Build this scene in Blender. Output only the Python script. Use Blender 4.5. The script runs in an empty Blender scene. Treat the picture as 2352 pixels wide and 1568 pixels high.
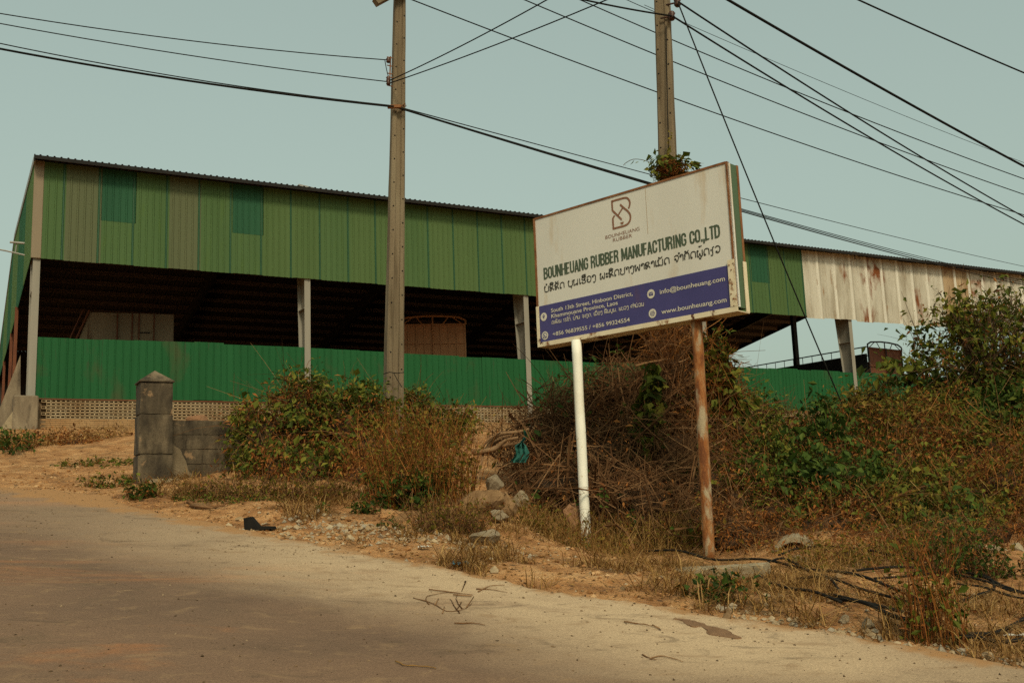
import bpy, bmesh, math, random
import numpy as np
from mathutils import Vector, Matrix, noise as mnoise

random.seed(11)
rng = np.random.default_rng(7)
SC = bpy.context.scene
COL = SC.collection

# ------------------------------------------------------------------ camera
EYE = 1.5
FPX = 2332.0                      # focal length in pixels of a 2352 px wide picture
PITCH, ROLL = math.radians(9.33), math.radians(2.13)
Fv = Vector((0, math.cos(PITCH), math.sin(PITCH)))
R0 = Vector((1, 0, 0)); U0 = Vector((0, -math.sin(PITCH), math.cos(PITCH)))
Rv = R0 * math.cos(ROLL) - U0 * math.sin(ROLL)
Uv = U0 * math.cos(ROLL) + R0 * math.sin(ROLL)
cam_d = bpy.data.cameras.new('camera'); cam = bpy.data.objects.new('camera', cam_d); COL.objects.link(cam)
cam_d.sensor_width = 36.0; cam_d.lens = 36.0 * FPX / 2352.0
cam_d.clip_start = 0.1; cam_d.clip_end = 3000
mw = Matrix.Identity(4)
for i in range(3):
    mw[i][0] = Rv[i]; mw[i][1] = Uv[i]; mw[i][2] = -Fv[i]
mw[2][3] = EYE
cam.matrix_world = mw
SC.camera = cam

# ------------------------------------------------------------------ sky, sun, exposure
SUN_EL, SUN_AZ = math.radians(44), math.radians(166)      # azimuth clockwise from +Y: behind the camera, a little to the right
world = bpy.data.worlds.new('World'); SC.world = world; world.use_nodes = True
wn, wl = world.node_tree.nodes, world.node_tree.links
wn.clear()
sky = wn.new('ShaderNodeTexSky'); sky.sky_type = 'NISHITA'; sky.sun_disc = False
sky.sun_elevation = SUN_EL; sky.sun_rotation = SUN_AZ
sky.air_density = 1.6; sky.dust_density = 5.0; sky.ozone_density = 1.0; sky.altitude = 150
hs = wn.new('ShaderNodeHueSaturation'); hs.inputs['Saturation'].default_value = 0.45
tint = wn.new('ShaderNodeMix'); tint.data_type = 'RGBA'; tint.blend_type = 'MULTIPLY'
tint.inputs[0].default_value = 1.0; tint.inputs[7].default_value = (0.95, 1.06, 0.86, 1)
bg = wn.new('ShaderNodeBackground'); bg.inputs['Strength'].default_value = 0.135
wo = wn.new('ShaderNodeOutputWorld')
wl.new(sky.outputs[0], hs.inputs['Color']); wl.new(hs.outputs[0], tint.inputs[6])
haze_mix = wn.new('ShaderNodeMix'); haze_mix.data_type = 'RGBA'; haze_mix.inputs[0].default_value = 0.55
haze_mix.inputs[7].default_value = (2.35, 3.02, 2.72, 1)          # even veil of dry-season haze
wl.new(tint.outputs[2], haze_mix.inputs[6]); wl.new(haze_mix.outputs[2], bg.inputs['Color']); wl.new(bg.outputs[0], wo.inputs['Surface'])

sun_d = bpy.data.lights.new('sun', 'SUN'); sun = bpy.data.objects.new('sun', sun_d); COL.objects.link(sun)
sun_d.energy = 2.4; sun_d.angle = math.radians(12.0); sun_d.color = (1.0, 0.865, 0.63)
sdir = Vector((math.sin(SUN_AZ) * math.cos(SUN_EL), math.cos(SUN_AZ) * math.cos(SUN_EL), math.sin(SUN_EL)))
sun.rotation_euler = (-sdir).to_track_quat('-Z', 'Y').to_euler()
sun.location = sdir * 60

SC.view_settings.view_transform = 'Standard'; SC.view_settings.look = 'None'
SC.view_settings.exposure = 0.12; SC.view_settings.gamma = 1.0
SC.view_settings.use_curve_mapping = False
SC.cycles.max_bounces = 6
SC.cycles.use_denoising = False

# ------------------------------------------------------------------ helpers
def ray(px, py):
    return Fv + Rv * ((px - 1176) / FPX) + Uv * ((784 - py) / FPX)
def pt(px, py, Y):                 # the place seen at that spot of the photograph, Y metres ahead
    d = ray(px, py); k = Y / d.y
    return Vector((d.x * k, Y, EYE + d.z * k))

def tag(o, label=None, cat=None, group=None, kind=None):
    if label: o['label'] = label
    if cat: o['category'] = cat
    if group: o['group'] = group
    if kind: o['kind'] = kind
    return o
def empty(name, loc=(0, 0, 0), rz=0.0, label=None, cat=None, group=None):
    o = bpy.data.objects.new(name, None); COL.objects.link(o)
    o.location = loc; o.rotation_euler = (0, 0, rz); o.empty_display_size = 0.2
    return tag(o, label, cat, group)
def link(name, me, parent=None, loc=None, rot=None):
    o = bpy.data.objects.new(name, me); COL.objects.link(o)
    if parent is not None: o.parent = parent
    if loc is not None: o.location = loc
    if rot is not None: o.rotation_euler = rot
    return o
def np_mesh(name, v, f, mats, smooth=False, midx=None):
    """mesh from numpy arrays: v (n,3), f (m,3|4)"""
    v = np.asarray(v, dtype=np.float32).reshape(-1, 3); f = np.asarray(f, dtype=np.int32)
    me = bpy.data.meshes.new(name); m, k = f.shape
    me.vertices.add(len(v)); me.vertices.foreach_set('co', v.ravel())
    me.loops.add(m * k); me.loops.foreach_set('vertex_index', f.ravel())
    me.polygons.add(m); me.polygons.foreach_set('loop_start', np.arange(m, dtype=np.int32) * k)
    if midx is not None: me.polygons.foreach_set('material_index', np.asarray(midx, dtype=np.int32))
    me.polygons.foreach_set('use_smooth', np.full(m, smooth, dtype=bool))
    me.update(calc_edges=True)
    for mt in (mats if isinstance(mats, (list, tuple)) else [mats]): me.materials.append(mt)
    return me

class MB:
    """collects shapes of ONE part"""
    def __init__(s): s.v = []; s.f = []; s.m = []
    def add(s, vs, fs, m=0):
        b = len(s.v); s.v += [tuple(p) for p in vs]
        s.f += [tuple(i + b for i in q) for q in fs]; s.m += [m] * len(fs)
        return s
    def box(s, x0, x1, y0, y1, z0, z1, m=0, bev=0.0, M=None):
        if bev <= 0:
            vs = [(x, y, z) for z in (z0, z1) for y in (y0, y1) for x in (x0, x1)]
            fs = [(0, 2, 3, 1), (4, 5, 7, 6), (0, 1, 5, 4), (2, 6, 7, 3), (0, 4, 6, 2), (1, 3, 7, 5)]
        else:
            b = bev
            pr = [(x0 + b, y0), (x1 - b, y0), (x1, y0 + b), (x1, y1 - b), (x1 - b, y1), (x0 + b, y1), (x0, y1 - b), (x0, y0 + b)]
            cx, cy = (x0 + x1) / 2, (y0 + y1) / 2
            sx = 1 - 2 * b / max(x1 - x0, 1e-6) * 0.9; sy = 1 - 2 * b / max(y1 - y0, 1e-6) * 0.9
            vs = []
            for z, sh in ((z0, 1), (z0 + b, 0), (z1 - b, 0), (z1, 1)):
                for (x, y) in pr:
                    vs.append((cx + (x - cx) * (sx if sh else 1), cy + (y - cy) * (sy if sh else 1), z))
            fs = [tuple(range(7, -1, -1)), tuple(range(24, 32))]
            for r in range(3):
                for i in range(8):
                    j = (i + 1) % 8
                    fs.append((r * 8 + i, r * 8 + j, r * 8 + 8 + j, r * 8 + 8 + i))
        if M is not None: vs = [M @ Vector(p) for p in vs]
        return s.add(vs, fs, m)
    def prism(s, prof, p0, p1, m=0, s1=1.0, up=None, cap=True):
        """profile (list of (a,b)) swept from p0 to p1; s1 scales the far end"""
        p0, p1 = Vector(p0), Vector(p1); t = (p1 - p0).normalized()
        up = Vector(up) if up is not None else (Vector((0, 0, 1)) if abs(t.z) < .9 else Vector((0, 1, 0)))
        a = up.cross(t).normalized(); b = t.cross(a).normalized(); n = len(prof)
        vs = [p0 + a * q[0] + b * q[1] for q in prof] + [p1 + a * q[0] * s1 + b * q[1] * s1 for q in prof]
        fs = [(i, (i + 1) % n, n + (i + 1) % n, n + i) for i in range(n)]
        if cap: fs += [tuple(range(n - 1, -1, -1)), tuple(range(n, 2 * n))]
        return s.add(vs, fs, m)
    def tube(s, pts, rad, sides=8, m=0, cap=True):
        pts = [Vector(p) for p in pts]; n = len(pts)
        rad = rad if isinstance(rad, (list, tuple)) else [rad] * n
        vs = []; ref = None
        for i, p in enumerate(pts):
            t = (pts[min(i + 1, n - 1)] - pts[max(i - 1, 0)]).normalized()
            if ref is None: ref = Vector((0, 0, 1)) if abs(t.z) < .9 else Vector((1, 0, 0))
            a = ref.cross(t)
            a = a.normalized() if a.length > 1e-5 else Vector((1, 0, 0))
            b = t.cross(a).normalized(); ref = t.cross(a).normalized()
            ref = b
            for k in range(sides):
                g = 2 * math.pi * k / sides
                vs.append(p + (a * math.cos(g) + b * math.sin(g)) * rad[i])
        fs = []
        for i in range(n - 1):
            for k in range(sides):
                j = (k + 1) % sides
                fs.append((i * sides + k, i * sides + j, (i + 1) * sides + j, (i + 1) * sides + k))
        if cap:
            fs.append(tuple(range(sides - 1, -1, -1))); fs.append(tuple(range((n - 1) * sides, n * sides)))
        return s.add(vs, fs, m)
    def mesh(s, name, mats, smooth=False):
        me = bpy.data.meshes.new(name); me.from_pydata(s.v, [], s.f)
        for mt in (mats if isinstance(mats, (list, tuple)) else [mats]): me.materials.append(mt)
        me.polygons.foreach_set('material_index', s.m)
        me.polygons.foreach_set('use_smooth', [smooth] * len(s.f)); me.update()
        return me
    def build(s, name, mats, parent=None, smooth=False, loc=None, rot=None):
        return link(name, s.mesh(name, mats, smooth), parent, loc, rot)

# ------------------------------------------------------------------ materials
MATS = {}
def nmat(name, stops, scale=4.0, detail=6.0, rough=0.85, stretch=(1, 1, 1), bump=0.0, bscale=None, bdist=0.02, metal=0.0, spec=0.3,
         spots=None, lo=0.3, hi=0.7, island=0.0, distort=0.0, fine=0.0):
    """procedural: noise through a colour ramp, optional second noise of spots (colour, scale, threshold, softness[, stretch])"""
    m = bpy.data.materials.new(name); m.use_nodes = True; MATS[name] = m
    n, l = m.node_tree.nodes, m.node_tree.links; bs = n['Principled BSDF']
    bs.inputs['Roughness'].default_value = rough; bs.inputs['Metallic'].default_value = metal
    bs.inputs['Specular IOR Level'].default_value = spec
    geo = n.new('ShaderNodeNewGeometry')
    def coords(st):
        mp = n.new('ShaderNodeMapping'); mp.inputs['Scale'].default_value = st
        l.new(geo.outputs['Position'], mp.inputs['Vector']); return mp.outputs[0]
    def nz(sc, st, det, dis=0.0):
        t = n.new('ShaderNodeTexNoise'); t.inputs['Scale'].default_value = sc; t.inputs['Detail'].default_value = det
        t.inputs['Roughness'].default_value = 0.6; t.inputs['Distortion'].default_value = dis
        l.new(coords(st), t.inputs['Vector']); return t.outputs['Fac']
    def rng_(src, a, b):
        r = n.new('ShaderNodeMapRange'); r.inputs[1].default_value = a; r.inputs[2].default_value = b
        l.new(src, r.inputs[0]); return r.outputs[0]
    fac = rng_(nz(scale, stretch, detail, distort), lo, hi)
    if island > 0:
        ad = n.new('ShaderNodeMath'); ad.operation = 'MULTIPLY_ADD'; ad.inputs[1].default_value = island; ad.use_clamp = True
        sb = n.new('ShaderNodeMath'); sb.operation = 'SUBTRACT'; sb.inputs[1].default_value = 0.5
        l.new(geo.outputs['Random Per Island'], sb.inputs[0]); l.new(sb.outputs[0], ad.inputs[0]); l.new(fac, ad.inputs[2]); fac = ad.outputs[0]
    cr = n.new('ShaderNodeValToRGB'); e = cr.color_ramp.elements
    ps = np.linspace(0, 1, len(stops))
    e[0].position = 0; e[0].color = (*stops[0], 1); e[1].position = 1; e[1].color = (*stops[-1], 1)
    for i in range(1, len(stops) - 1):
        x = e.new(float(ps[i])); x.color = (*stops[i], 1)
    l.new(fac, cr.inputs[0]); col = cr.outputs[0]
    for sp in (spots or []):
        sc_, sss, th, so = sp[0], sp[1], sp[2], sp[3]; st = sp[4] if len(sp) > 4 else (1, 1, 1)
        g = rng_(nz(sss, st, 5.0, 0.3), th, th + so)
        mx = n.new('ShaderNodeMix'); mx.data_type = 'RGBA'; l.new(g, mx.inputs[0]); l.new(col, mx.inputs[6])
        mx.inputs[7].default_value = (*sc_, 1); col = mx.outputs[2]
    if fine > 0:
        g = nz(140.0, (1, 1, 1), 2.0); r = rng_(g, 0.25, 0.75)
        mm = n.new('ShaderNodeMapRange'); mm.inputs[3].default_value = 1 - fine; mm.inputs[4].default_value = 1 + fine; l.new(r, mm.inputs[0])
        mx = n.new('ShaderNodeMix'); mx.data_type = 'RGBA'; mx.blend_type = 'MULTIPLY'; mx.inputs[0].default_value = 1
        l.new(col, mx.inputs[6]); l.new(mm.outputs[0], mx.inputs[7]); col = mx.outputs[2]
    l.new(col, bs.inputs['Base Color'])
    if bump > 0:
        bp = n.new('ShaderNodeBump'); bp.inputs['Strength'].default_value = bump; bp.inputs['Distance'].default_value = bdist
        l.new(nz(bscale or scale * 4, (1, 1, 1), 8.0), bp.inputs['Height']); l.new(bp.outputs[0], bs.inputs['Normal'])
    return m
def leafmat(name, stops, trans=0.25, rough=0.6):
    m = bpy.data.materials.new(name); m.use_nodes = True; MATS[name] = m
    n, l = m.node_tree.nodes, m.node_tree.links; bs = n['Principled BSDF']
    bs.inputs['Roughness'].default_value = rough; bs.inputs['Specular IOR Level'].default_value = 0.10
    geo = n.new('ShaderNodeNewGeometry'); cr = n.new('ShaderNodeValToRGB'); e = cr.color_ramp.elements
    ps = np.linspace(0, 1, len(stops)); e[0].color = (*stops[0], 1); e[1].color = (*stops[-1], 1); e[1].position = 1
    for i in range(1, len(stops) - 1):
        x = e.new(float(ps[i])); x.color = (*stops[i], 1)
    l.new(geo.outputs['Random Per Island'], cr.inputs[0]); l.new(cr.outputs[0], bs.inputs['Base Color'])
    if trans > 0:
        tr = n.new('ShaderNodeBsdfTranslucent'); l.new(cr.outputs[0], tr.inputs[0])
        mx = n.new('ShaderNodeMixShader'); mx.inputs[0].default_value = trans
        l.new(bs.outputs[0], mx.inputs[1]); l.new(tr.outputs[0], mx.inputs[2]); l.new(mx.outputs[0], n['Material Output'].inputs['Surface'])
    return m

V4 = (1, 1, 0.12)      # vertical streaks
RUST = (0.15, 0.045, 0.012)
M_green_a = nmat('faded_green_sheet', [(.050, .092, .031), (.062, .108, .039)], 1.6, spec=.12, rough=.7, stretch=V4, spots=[((.060, .105, .028), 6, .56, .2, V4)], fine=.12)
M_green_b = nmat('olive_faded_sheet', [(.076, .088, .043), (.090, .100, .050)], 1.6, spec=.12, rough=.7, stretch=V4, fine=.12)
M_green_c = nmat('dark_teal_sheet', [(.016, .062, .030), (.022, .078, .038)], 1.4, spec=.12, rough=.7, stretch=V4, fine=.12)
M_green_d = nmat('yellowish_green_sheet', [(.057, .096, .031), (.069, .110, .038)], 1.2, spec=.12, rough=.7, stretch=V4, fine=.12)
M_lap = nmat('unfaded_green_lap', [(.013, .052, .020), (.018, .064, .026)], 2, rough=.5)
M_white_sheet = nmat('weathered_galvanised_sheet', [(.25, .21, .15), (.36, .325, .255), (.44, .405, .33)], 2.2, spec=.15, rough=.65, stretch=(1, 1, .25), lo=.3, hi=.62,
                     spots=[(RUST, 0.9, .575, .09, (1, 1, .5)), ((.22, .12, .055), 5, .62, .12, (1, 1, .16))], fine=.15)
M_white_lap = nmat('bright_galvanised_rib', [(.48, .445, .37), (.58, .545, .46)], 3, rough=.6, stretch=(1, 1, .2), spec=.15, spots=[((.22, .11, .045), 5, .64, .08, (1, 1, .16))])
M_white_rusty = nmat('rust_browned_sheet', [(.20, .12, .055), (.36, .26, .15)], 2.2, rough=.65, stretch=(1, 1, .25),
                     spots=[(RUST, 1.2, .57, .08, (1, 1, .45))], fine=.1)
M_fence = nmat('green_fence_paint', [(.010, .066, .020), (.014, .082, .027)], 1.3, spots=[((.040, .062, .024), 1.5, .58, .2, (1, 1, .5)), ((.030, .048, .022), 7, .62, .12, V4)], spec=.12, rough=.7, stretch=V4, fine=.14)
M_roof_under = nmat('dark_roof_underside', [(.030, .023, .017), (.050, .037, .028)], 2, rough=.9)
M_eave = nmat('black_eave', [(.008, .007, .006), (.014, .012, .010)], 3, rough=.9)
M_purlin = nmat('brown_purlin', [(.13, .092, .066), (.17, .12, .088)], 3, rough=.9)
M_dark_steel = nmat('dark_steel', [(.014, .011, .009), (.024, .017, .013)], 4, rough=.7)
M_column = nmat('grey_painted_steel', [(.19, .172, .135), (.245, .22, .175)], 2.5, rough=.6, stretch=V4, spots=[((.24, .17, .095), 5, .66, .12)], fine=.1)
M_trim = nmat('beige_trim', [(.17, .128, .078), (.21, .16, .10)], 2, rough=.6, stretch=V4, fine=.1)
M_rust_steel = nmat('red_oxide_steel', [(.10, .030, .013), (.15, .05, .02)], 3, rough=.8)
M_concrete = nmat('weathered_concrete', [(.020, .014, .009), (.070, .051, .030), (.17, .124, .074)], 4.5, rough=.95, stretch=(1, 1, .4), bump=.5, bscale=24,
                  spots=[((.018, .013, .008), 2.6, .50, .14, (1, 1, .30)), ((.22, .135, .07), 5.5, .63, .06)], fine=.3)
M_conc_pale = nmat('pale_concrete', [(.21, .16, .095), (.32, .25, .155)], 7, rough=.95, bump=.4, bscale=30, fine=.2)
M_pole = nmat('pole_concrete', [(.105, .075, .043), (.16, .118, .070), (.215, .168, .105)], 5, rough=.95, stretch=(1, 1, .10), bump=.3, bscale=40,
              spots=[((.085, .06, .032), 9, .58, .14, (1, 1, .08))], fine=.18)
M_brick = nmat('pale_brick', [(.21, .125, .058), (.28, .195, .105), (.33, .255, .155)], 1.1, rough=.95, island=.9, bump=.3, bscale=30, fine=.15)
M_brick_plain = nmat('orange_dusted_brick', [(.25, .135, .055), (.32, .19, .085)], 2, rough=.95, island=.8, bump=.3, bscale=30, fine=.15)
M_mortar = nmat('mortar', [(.13, .085, .045), (.18, .125, .07)], 6, rough=1, fine=.1)
M_black = nmat('black_rubber', [(.010, .009, .008), (.017, .015, .012)], 8, rough=.9, spec=.08)
M_wire = nmat('black_wire', [(.010, .010, .009), (.016, .015, .013)], 8, rough=.9, spec=.08)
M_hole_shade = nmat('hole_shade', [(.006, .005, .004), (.010, .008, .006)], 8, rough=1)  # near-black that paints in the shade of brick slots and bolt holes
M_ceramic = nmat('brown_ceramic', [(.05, .02, .012), (.08, .035, .02)], 8, rough=.3)
M_galv = nmat('galvanised_steel', [(.20, .19, .165), (.30, .28, .245)], 6, rough=.5, metal=.2)

# ------------------------------------------------------------------ terrain
EDGE = [(-30, 20.5), (-14, 14.2), (-9, 12.1), (-5.74, 10.85), (-5.42, 10.74), (-4.84, 10.72), (-4.23, 10.36), (-3.65, 9.72), (-2.96, 9.18), (-2.01, 8.36), (-1.30, 7.88),
        (-.60, 7.32), (-.05, 6.83), (.55, 6.50), (1.14, 6.20), (1.70, 5.86), (2.18, 5.56), (2.48, 5.27), (5, 3.5), (12, -1.3), (40, -20)]
EX = np.array([e[0] for e in EDGE]); EY = np.array([e[1] for e in EDGE])
def road_z(x, y): return -0.06 * x + 0.147 * y
def edge_w(x, y):                  # metres beyond the road's far edge (positive on the bank)
    return (y - np.interp(x, EX, EY)) * 0.82
FA = math.radians(28.5)
FU = np.array([math.cos(FA), math.sin(FA)]); FV = np.array([-math.sin(FA), math.cos(FA)])
FO = np.array([-12.58, 26.0])
def shed_tk(x, y): return (x - FO[0]) * FU[0] + (y - FO[1]) * FU[1], (x - FO[0]) * FV[0] + (y - FO[1]) * FV[1]
CP = []
for px, py, Y in [(1347, 1258, 10.6), (1630, 1288, 9.7), (348, 1112, 12.4), (0, 1062, 17), (90, 1000, 25.2), (240, 1020, 23), (470, 1097, 12.6), (700, 1132, 10.6), (900, 1160, 10.2),
                  (1130, 1165, 10.4), (1130, 1238, 9.0), (1250, 1235, 9.6), (1830, 1228, 10.0), (2100, 1235, 9.8), (2330, 1262, 9.3), (2200, 1400, 7.2), (1900, 1330, 7.8), (2352, 1440, 6.9),
                  (1480, 1300, 8.8), (1700, 1335, 8.2), (300, 1060, 16), (520, 1050, 15), (700, 985, 22), (0, 1010, 24), (900, 1020, 14.5), (1150, 1020, 14.5),
                  (1900, 1060, 13.6), (2150, 1040, 13.8), (2340, 1030, 13.8), (1700, 1060, 13.6), (2352, 1165, 11.4), (2000, 1145, 11.4), (1180, 992, 30)]:
    p = pt(px, py, Y); CP.append((p.x, p.y, p.z))
for x, y, z in [(-14, 24, 3.7), (-20, 26, 4.1), (12, 18, 2.45), (8, 26, 3.0), (0, 28, 3.3), (16, 12, 2.2), (10, 8, 1.1), (-3, 20, 2.85), (4, 20, 2.6), (-8, 22, 3.4), (-18, 18, 3.2), (14, 28, 3.2)]:
    CP.append((x, y, z))
for x in (-13, -9, -6, -4.6, -3.3, -2, -1, 0, 1, 2, 3.5, 6, 9):
    ye = float(np.interp(x, EX, EY))
    for dy in (0, -1.5, -4): CP.append((x, ye + dy, road_z(x, ye + dy)))
CP = np.array(CP)
def _U(d2): return np.where(d2 > 1e-12, d2 * np.log(np.maximum(d2, 1e-12)), 0.0)
_n = len(CP); _A = np.zeros((_n + 3, _n + 3))
_A[:_n, :_n] = _U(((CP[:, None, :2] - CP[None, :, :2]) ** 2).sum(-1)) + np.eye(_n) * 0.35
_A[:_n, _n] = 1; _A[:_n, _n + 1:] = CP[:, :2]; _A[_n, :_n] = 1; _A[_n + 1:, :_n] = CP[:, :2].T
_W = np.linalg.solve(_A, np.concatenate([CP[:, 2], np.zeros(3)]))
def sstep(a, b, x):
    t = np.clip((x - a) / (b - a), 0, 1); return t * t * (3 - 2 * t)
def terrain(x, y):
    """smooth ground height, arrays"""
    x = np.asarray(x, float); y = np.asarray(y, float)
    xc = np.clip(x, -19, 15); yc = np.clip(y, -4, 30)
    d2 = (xc[..., None] - CP[:, 0]) ** 2 + (yc[..., None] - CP[:, 1]) ** 2
    z = _U(d2) @ _W[:_n] + _W[_n] + _W[_n + 1] * xc + _W[_n + 2] * yc
    z = np.clip(z, -3, 3.95)
    _, k = shed_tk(x, y); z = z + (3.93 - z) * sstep(-2.2, -0.1, k)
    w = edge_w(x, y)
    rz = np.clip(road_z(x, y), -4, 4.2)
    return rz - 0.03 + (z - rz + 0.03) * sstep(0.0, 0.55, w)
def vnoise(x, y, s, seed=0.0):
    return mnoise.noise(Vector((x * s, y * s, seed)))
def bumps(x, y):
    return .06 * vnoise(x, y, .9, 1) + .03 * vnoise(x, y, 2.7, 4) + .026 * vnoise(x, y, 6.5, 7) + .024 * abs(vnoise(x, y, 13, 9)) + .012 * vnoise(x, y, 31, 5)
def gz(x, y): return float(terrain(np.array([x]), np.array([y]))[0])
_TS = np.arange(3.0, 45.0, 0.04)
def gp(px, py):                    # where that line of sight meets the ground
    d = ray(px, py); x = d.x / d.y * _TS; z = EYE + d.z / d.y * _TS
    h = terrain(x, _TS); i = int(np.argmax(z < h)) if (z < h).any() else len(_TS) - 1
    return Vector((x[i], _TS[i], h[i]))

def axis(parts): return np.unique(np.round(np.concatenate([np.arange(a, b, s) for a, b, s in parts]), 3))
gx = axis([(-900, -100, 200), (-100, -22, 13), (-22, -10, .5), (-10, 7, .085), (7, 16, .35), (16, 60, 5), (60, 900.1, 120)])
gy = axis([(-300, -10, 48), (-10, 3, 1.0), (3, 15, .085), (15, 28, .25), (28, 60, 2), (60, 900.1, 105)])
XX, YY = np.meshgrid(gx, gy); ZZ = terrain(XX, YY)
WW = edge_w(XX, YY); _, KK = shed_tk(XX, YY)
rough = sstep(0.05, 0.7, WW) * (1 - sstep(-1.2, 0, KK)) * (YY < 30)
for j in range(len(gy)):
    for i in range(len(gx)):
        if rough[j, i] > 0.01:
            x, y = gx[i], gy[j]
            ZZ[j, i] += rough[j, i] * bumps(x, y)
ny, nx = ZZ.shape; idx = np.arange(nx * ny).reshape(ny, nx)
quads = np.stack([idx[:-1, :-1], idx[:-1, 1:], idx[1:, 1:], idx[1:, :-1]], -1).reshape(-1, 4)
M_dirt = nmat('orange_dirt', [(.17, .074, .025), (.30, .135, .045), (.42, .21, .08), (.48, .28, .125)], 3.2, rough=1, bump=1.0, bscale=34, bdist=.035, detail=12, lo=.30, hi=.70,
              spots=[((.19, .105, .042), 1.1, .54, .14), ((.12, .062, .026), 14, .60, .08), ((.42, .32, .20), 23, .66, .05)], fine=.35)
g = link('ground', np_mesh('ground', np.stack([XX, YY, ZZ], -1), quads, M_dirt, smooth=True)); tag(g, kind='structure')

# road sheet with a ragged edge
def road_surf(x, y): return road_z(x, y) + 0.012 + 0.012 * vnoise(x, y, .6, 3) + .004 * vnoise(x, y, 3, 3)
rw = np.concatenate([np.array([0, .04, .1, .2, .35, .55, .8]), np.arange(1.1, 12, .4)])
rx = np.concatenate([np.arange(-30, -7, 1.0), np.arange(-7, 4, .05), np.arange(4, 30, 1.0)])
RV = np.zeros((len(rx), len(rw) + 1, 3))
for i, x in enumerate(rx):
    ye = float(np.interp(x, EX, EY)) + .14 * vnoise(x, 0, 1.1, 2) + .11 * vnoise(x, 3, 4.0, 2) + .07 * vnoise(x, 3, 13.0, 2)
    for j, q in enumerate(rw):
        y = ye - q * 1.2; z = road_surf(x, y)
        RV[i, j + 1] = (x, y, z - (.012 if j == 0 else 0))
    RV[i, 0] = RV[i, 1] + np.array([0, .02, -.09])
n1, n2 = RV.shape[:2]; idx = np.arange(n1 * n2).reshape(n1, n2)
quads = np.stack([idx[:-1, :-1], idx[:-1, 1:], idx[1:, 1:], idx[1:, :-1]], -1).reshape(-1, 4)
M_road = bpy.data.materials.new('dusty_asphalt'); M_road.use_nodes = True
n, l = M_road.node_tree.nodes, M_road.node_tree.links; bs = n['Principled BSDF']; bs.inputs['Roughness'].default_value = .95; bs.inputs['Specular IOR Level'].default_value = .2
geo = n.new('ShaderNodeNewGeometry')
def _nz(sc, st=(1, 1, 1), det=8, rot=0.0, dis=0.0):
    mp = n.new('ShaderNodeMapping'); mp.inputs['Scale'].default_value = st; mp.inputs['Rotation'].default_value = (0, 0, rot)
    l.new(geo.outputs['Position'], mp.inputs[0]); t = n.new('ShaderNodeTexNoise'); t.inputs['Scale'].default_value = sc; t.inputs['Detail'].default_value = det
    t.inputs['Roughness'].default_value = .62; t.inputs['Distortion'].default_value = dis; l.new(mp.outputs[0], t.inputs['Vector']); return t.outputs['Fac']
def _mr(src, a, b, c=0.0, d=1.0):
    r = n.new('ShaderNodeMapRange'); r.interpolation_type = 'SMOOTHSTEP'
    for i, v in enumerate((a, b, c, d)): r.inputs[i + 1].default_value = v
    l.new(src, r.inputs[0]); return r.outputs[0]
def _mm(op, a, b):
    m = n.new('ShaderNodeMath'); m.operation = op
    for i, v in enumerate((a, b)):
        if isinstance(v, (int, float)): m.inputs[i].default_value = v
        else: l.new(v, m.inputs[i])
    return m.outputs[0]
def _mx(f, a, b, mode='MIX'):
    m = n.new('ShaderNodeMix'); m.data_type = 'RGBA'; m.blend_type = mode
    if isinstance(f, float): m.inputs[0].default_value = f
    else: l.new(f, m.inputs[0])
    for i, v in ((6, a), (7, b)):
        if isinstance(v, tuple): m.inputs[i].default_value = (*v, 1)
        else: l.new(v, m.inputs[i])
    return m.outputs[2]
dt = n.new('ShaderNodeVectorMath'); dt.operation = 'DOT_PRODUCT'; dt.inputs[1].default_value = (.56, .83, 0); l.new(geo.outputs['Position'], dt.inputs[0])
al = -0.59                                                           # road direction, for streaks
wq = _mm('SUBTRACT', dt.outputs['Value'], 5.70)                      # 0 at the far edge, negative on the road
wn_ = _mm('ADD', wq, _mm('MULTIPLY', _mm('SUBTRACT', _nz(.8, (.6, 1, 1), 12, al, .6), .5), 1.7))
base = _mx(_mr(_nz(.7, (.35, 1, 1), 8, al, .4), .38, .62), (.128, .078, .049), (.162, .096, .058))
base = _mx(_mr(_nz(1.4, (.3, 1, 1), 6, al, .8), .52, .68), base, (.23, .105, .048))
base = _mx(_mr(_nz(.9, (.4, 1, 1), 6, al, .5), .52, .70, 0, .5), base, (.115, .074, .046))
sx = n.new('ShaderNodeSeparateXYZ'); l.new(geo.outputs['Position'], sx.inputs[0])
pale = _mm('MULTIPLY', _mr(wn_, -1.65, -.30), _mr(sx.outputs[0], -4.6, -.4, .22, 1.0))
pale = _mm('MULTIPLY', pale, _mr(_nz(2.2, (.35, 1, 1), 8, al, .5), .25, .5, .55, 1.0))
pale = _mm('MULTIPLY', pale, _mr(sx.outputs[0], 1.3, 2.6, 1.0, .5))
base = _mx(pale, base, (.41, .29, .175))
base = _mx(_mr(_nz(2.6, (.22, 1, 1), 6, al, .4), .60, .70, 0, .45), base, (.12, .08, .045))
fine = _mr(_nz(95, det=3), .25, .75, .80, 1.20)
base = _mx(1.0, base, fine, 'MULTIPLY')
base = _mx(_mr(_nz(9, (.5, 1, 1), 8, al, .6), .52, .72, 0, .7), base, (.235, .145, .078))
base = _mx(_mr(_nz(5, (.5, 1, 1), 10, al, 1.0), .55, .70, 0, .55), base, (.095, .060, .036))
base = _mx(_mr(_nz(38, det=2), .70, .75), base, (.075, .048, .028))
we = _mm('ADD', wq, _mm('MULTIPLY', _mm('SUBTRACT', _nz(3.5, (1, 1, 1), 8), .5), .9))
base = _mx(_mr(we, -.12, .10), base, (.30, .155, .062))
l.new(base, bs.inputs['Base Color'])
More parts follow.
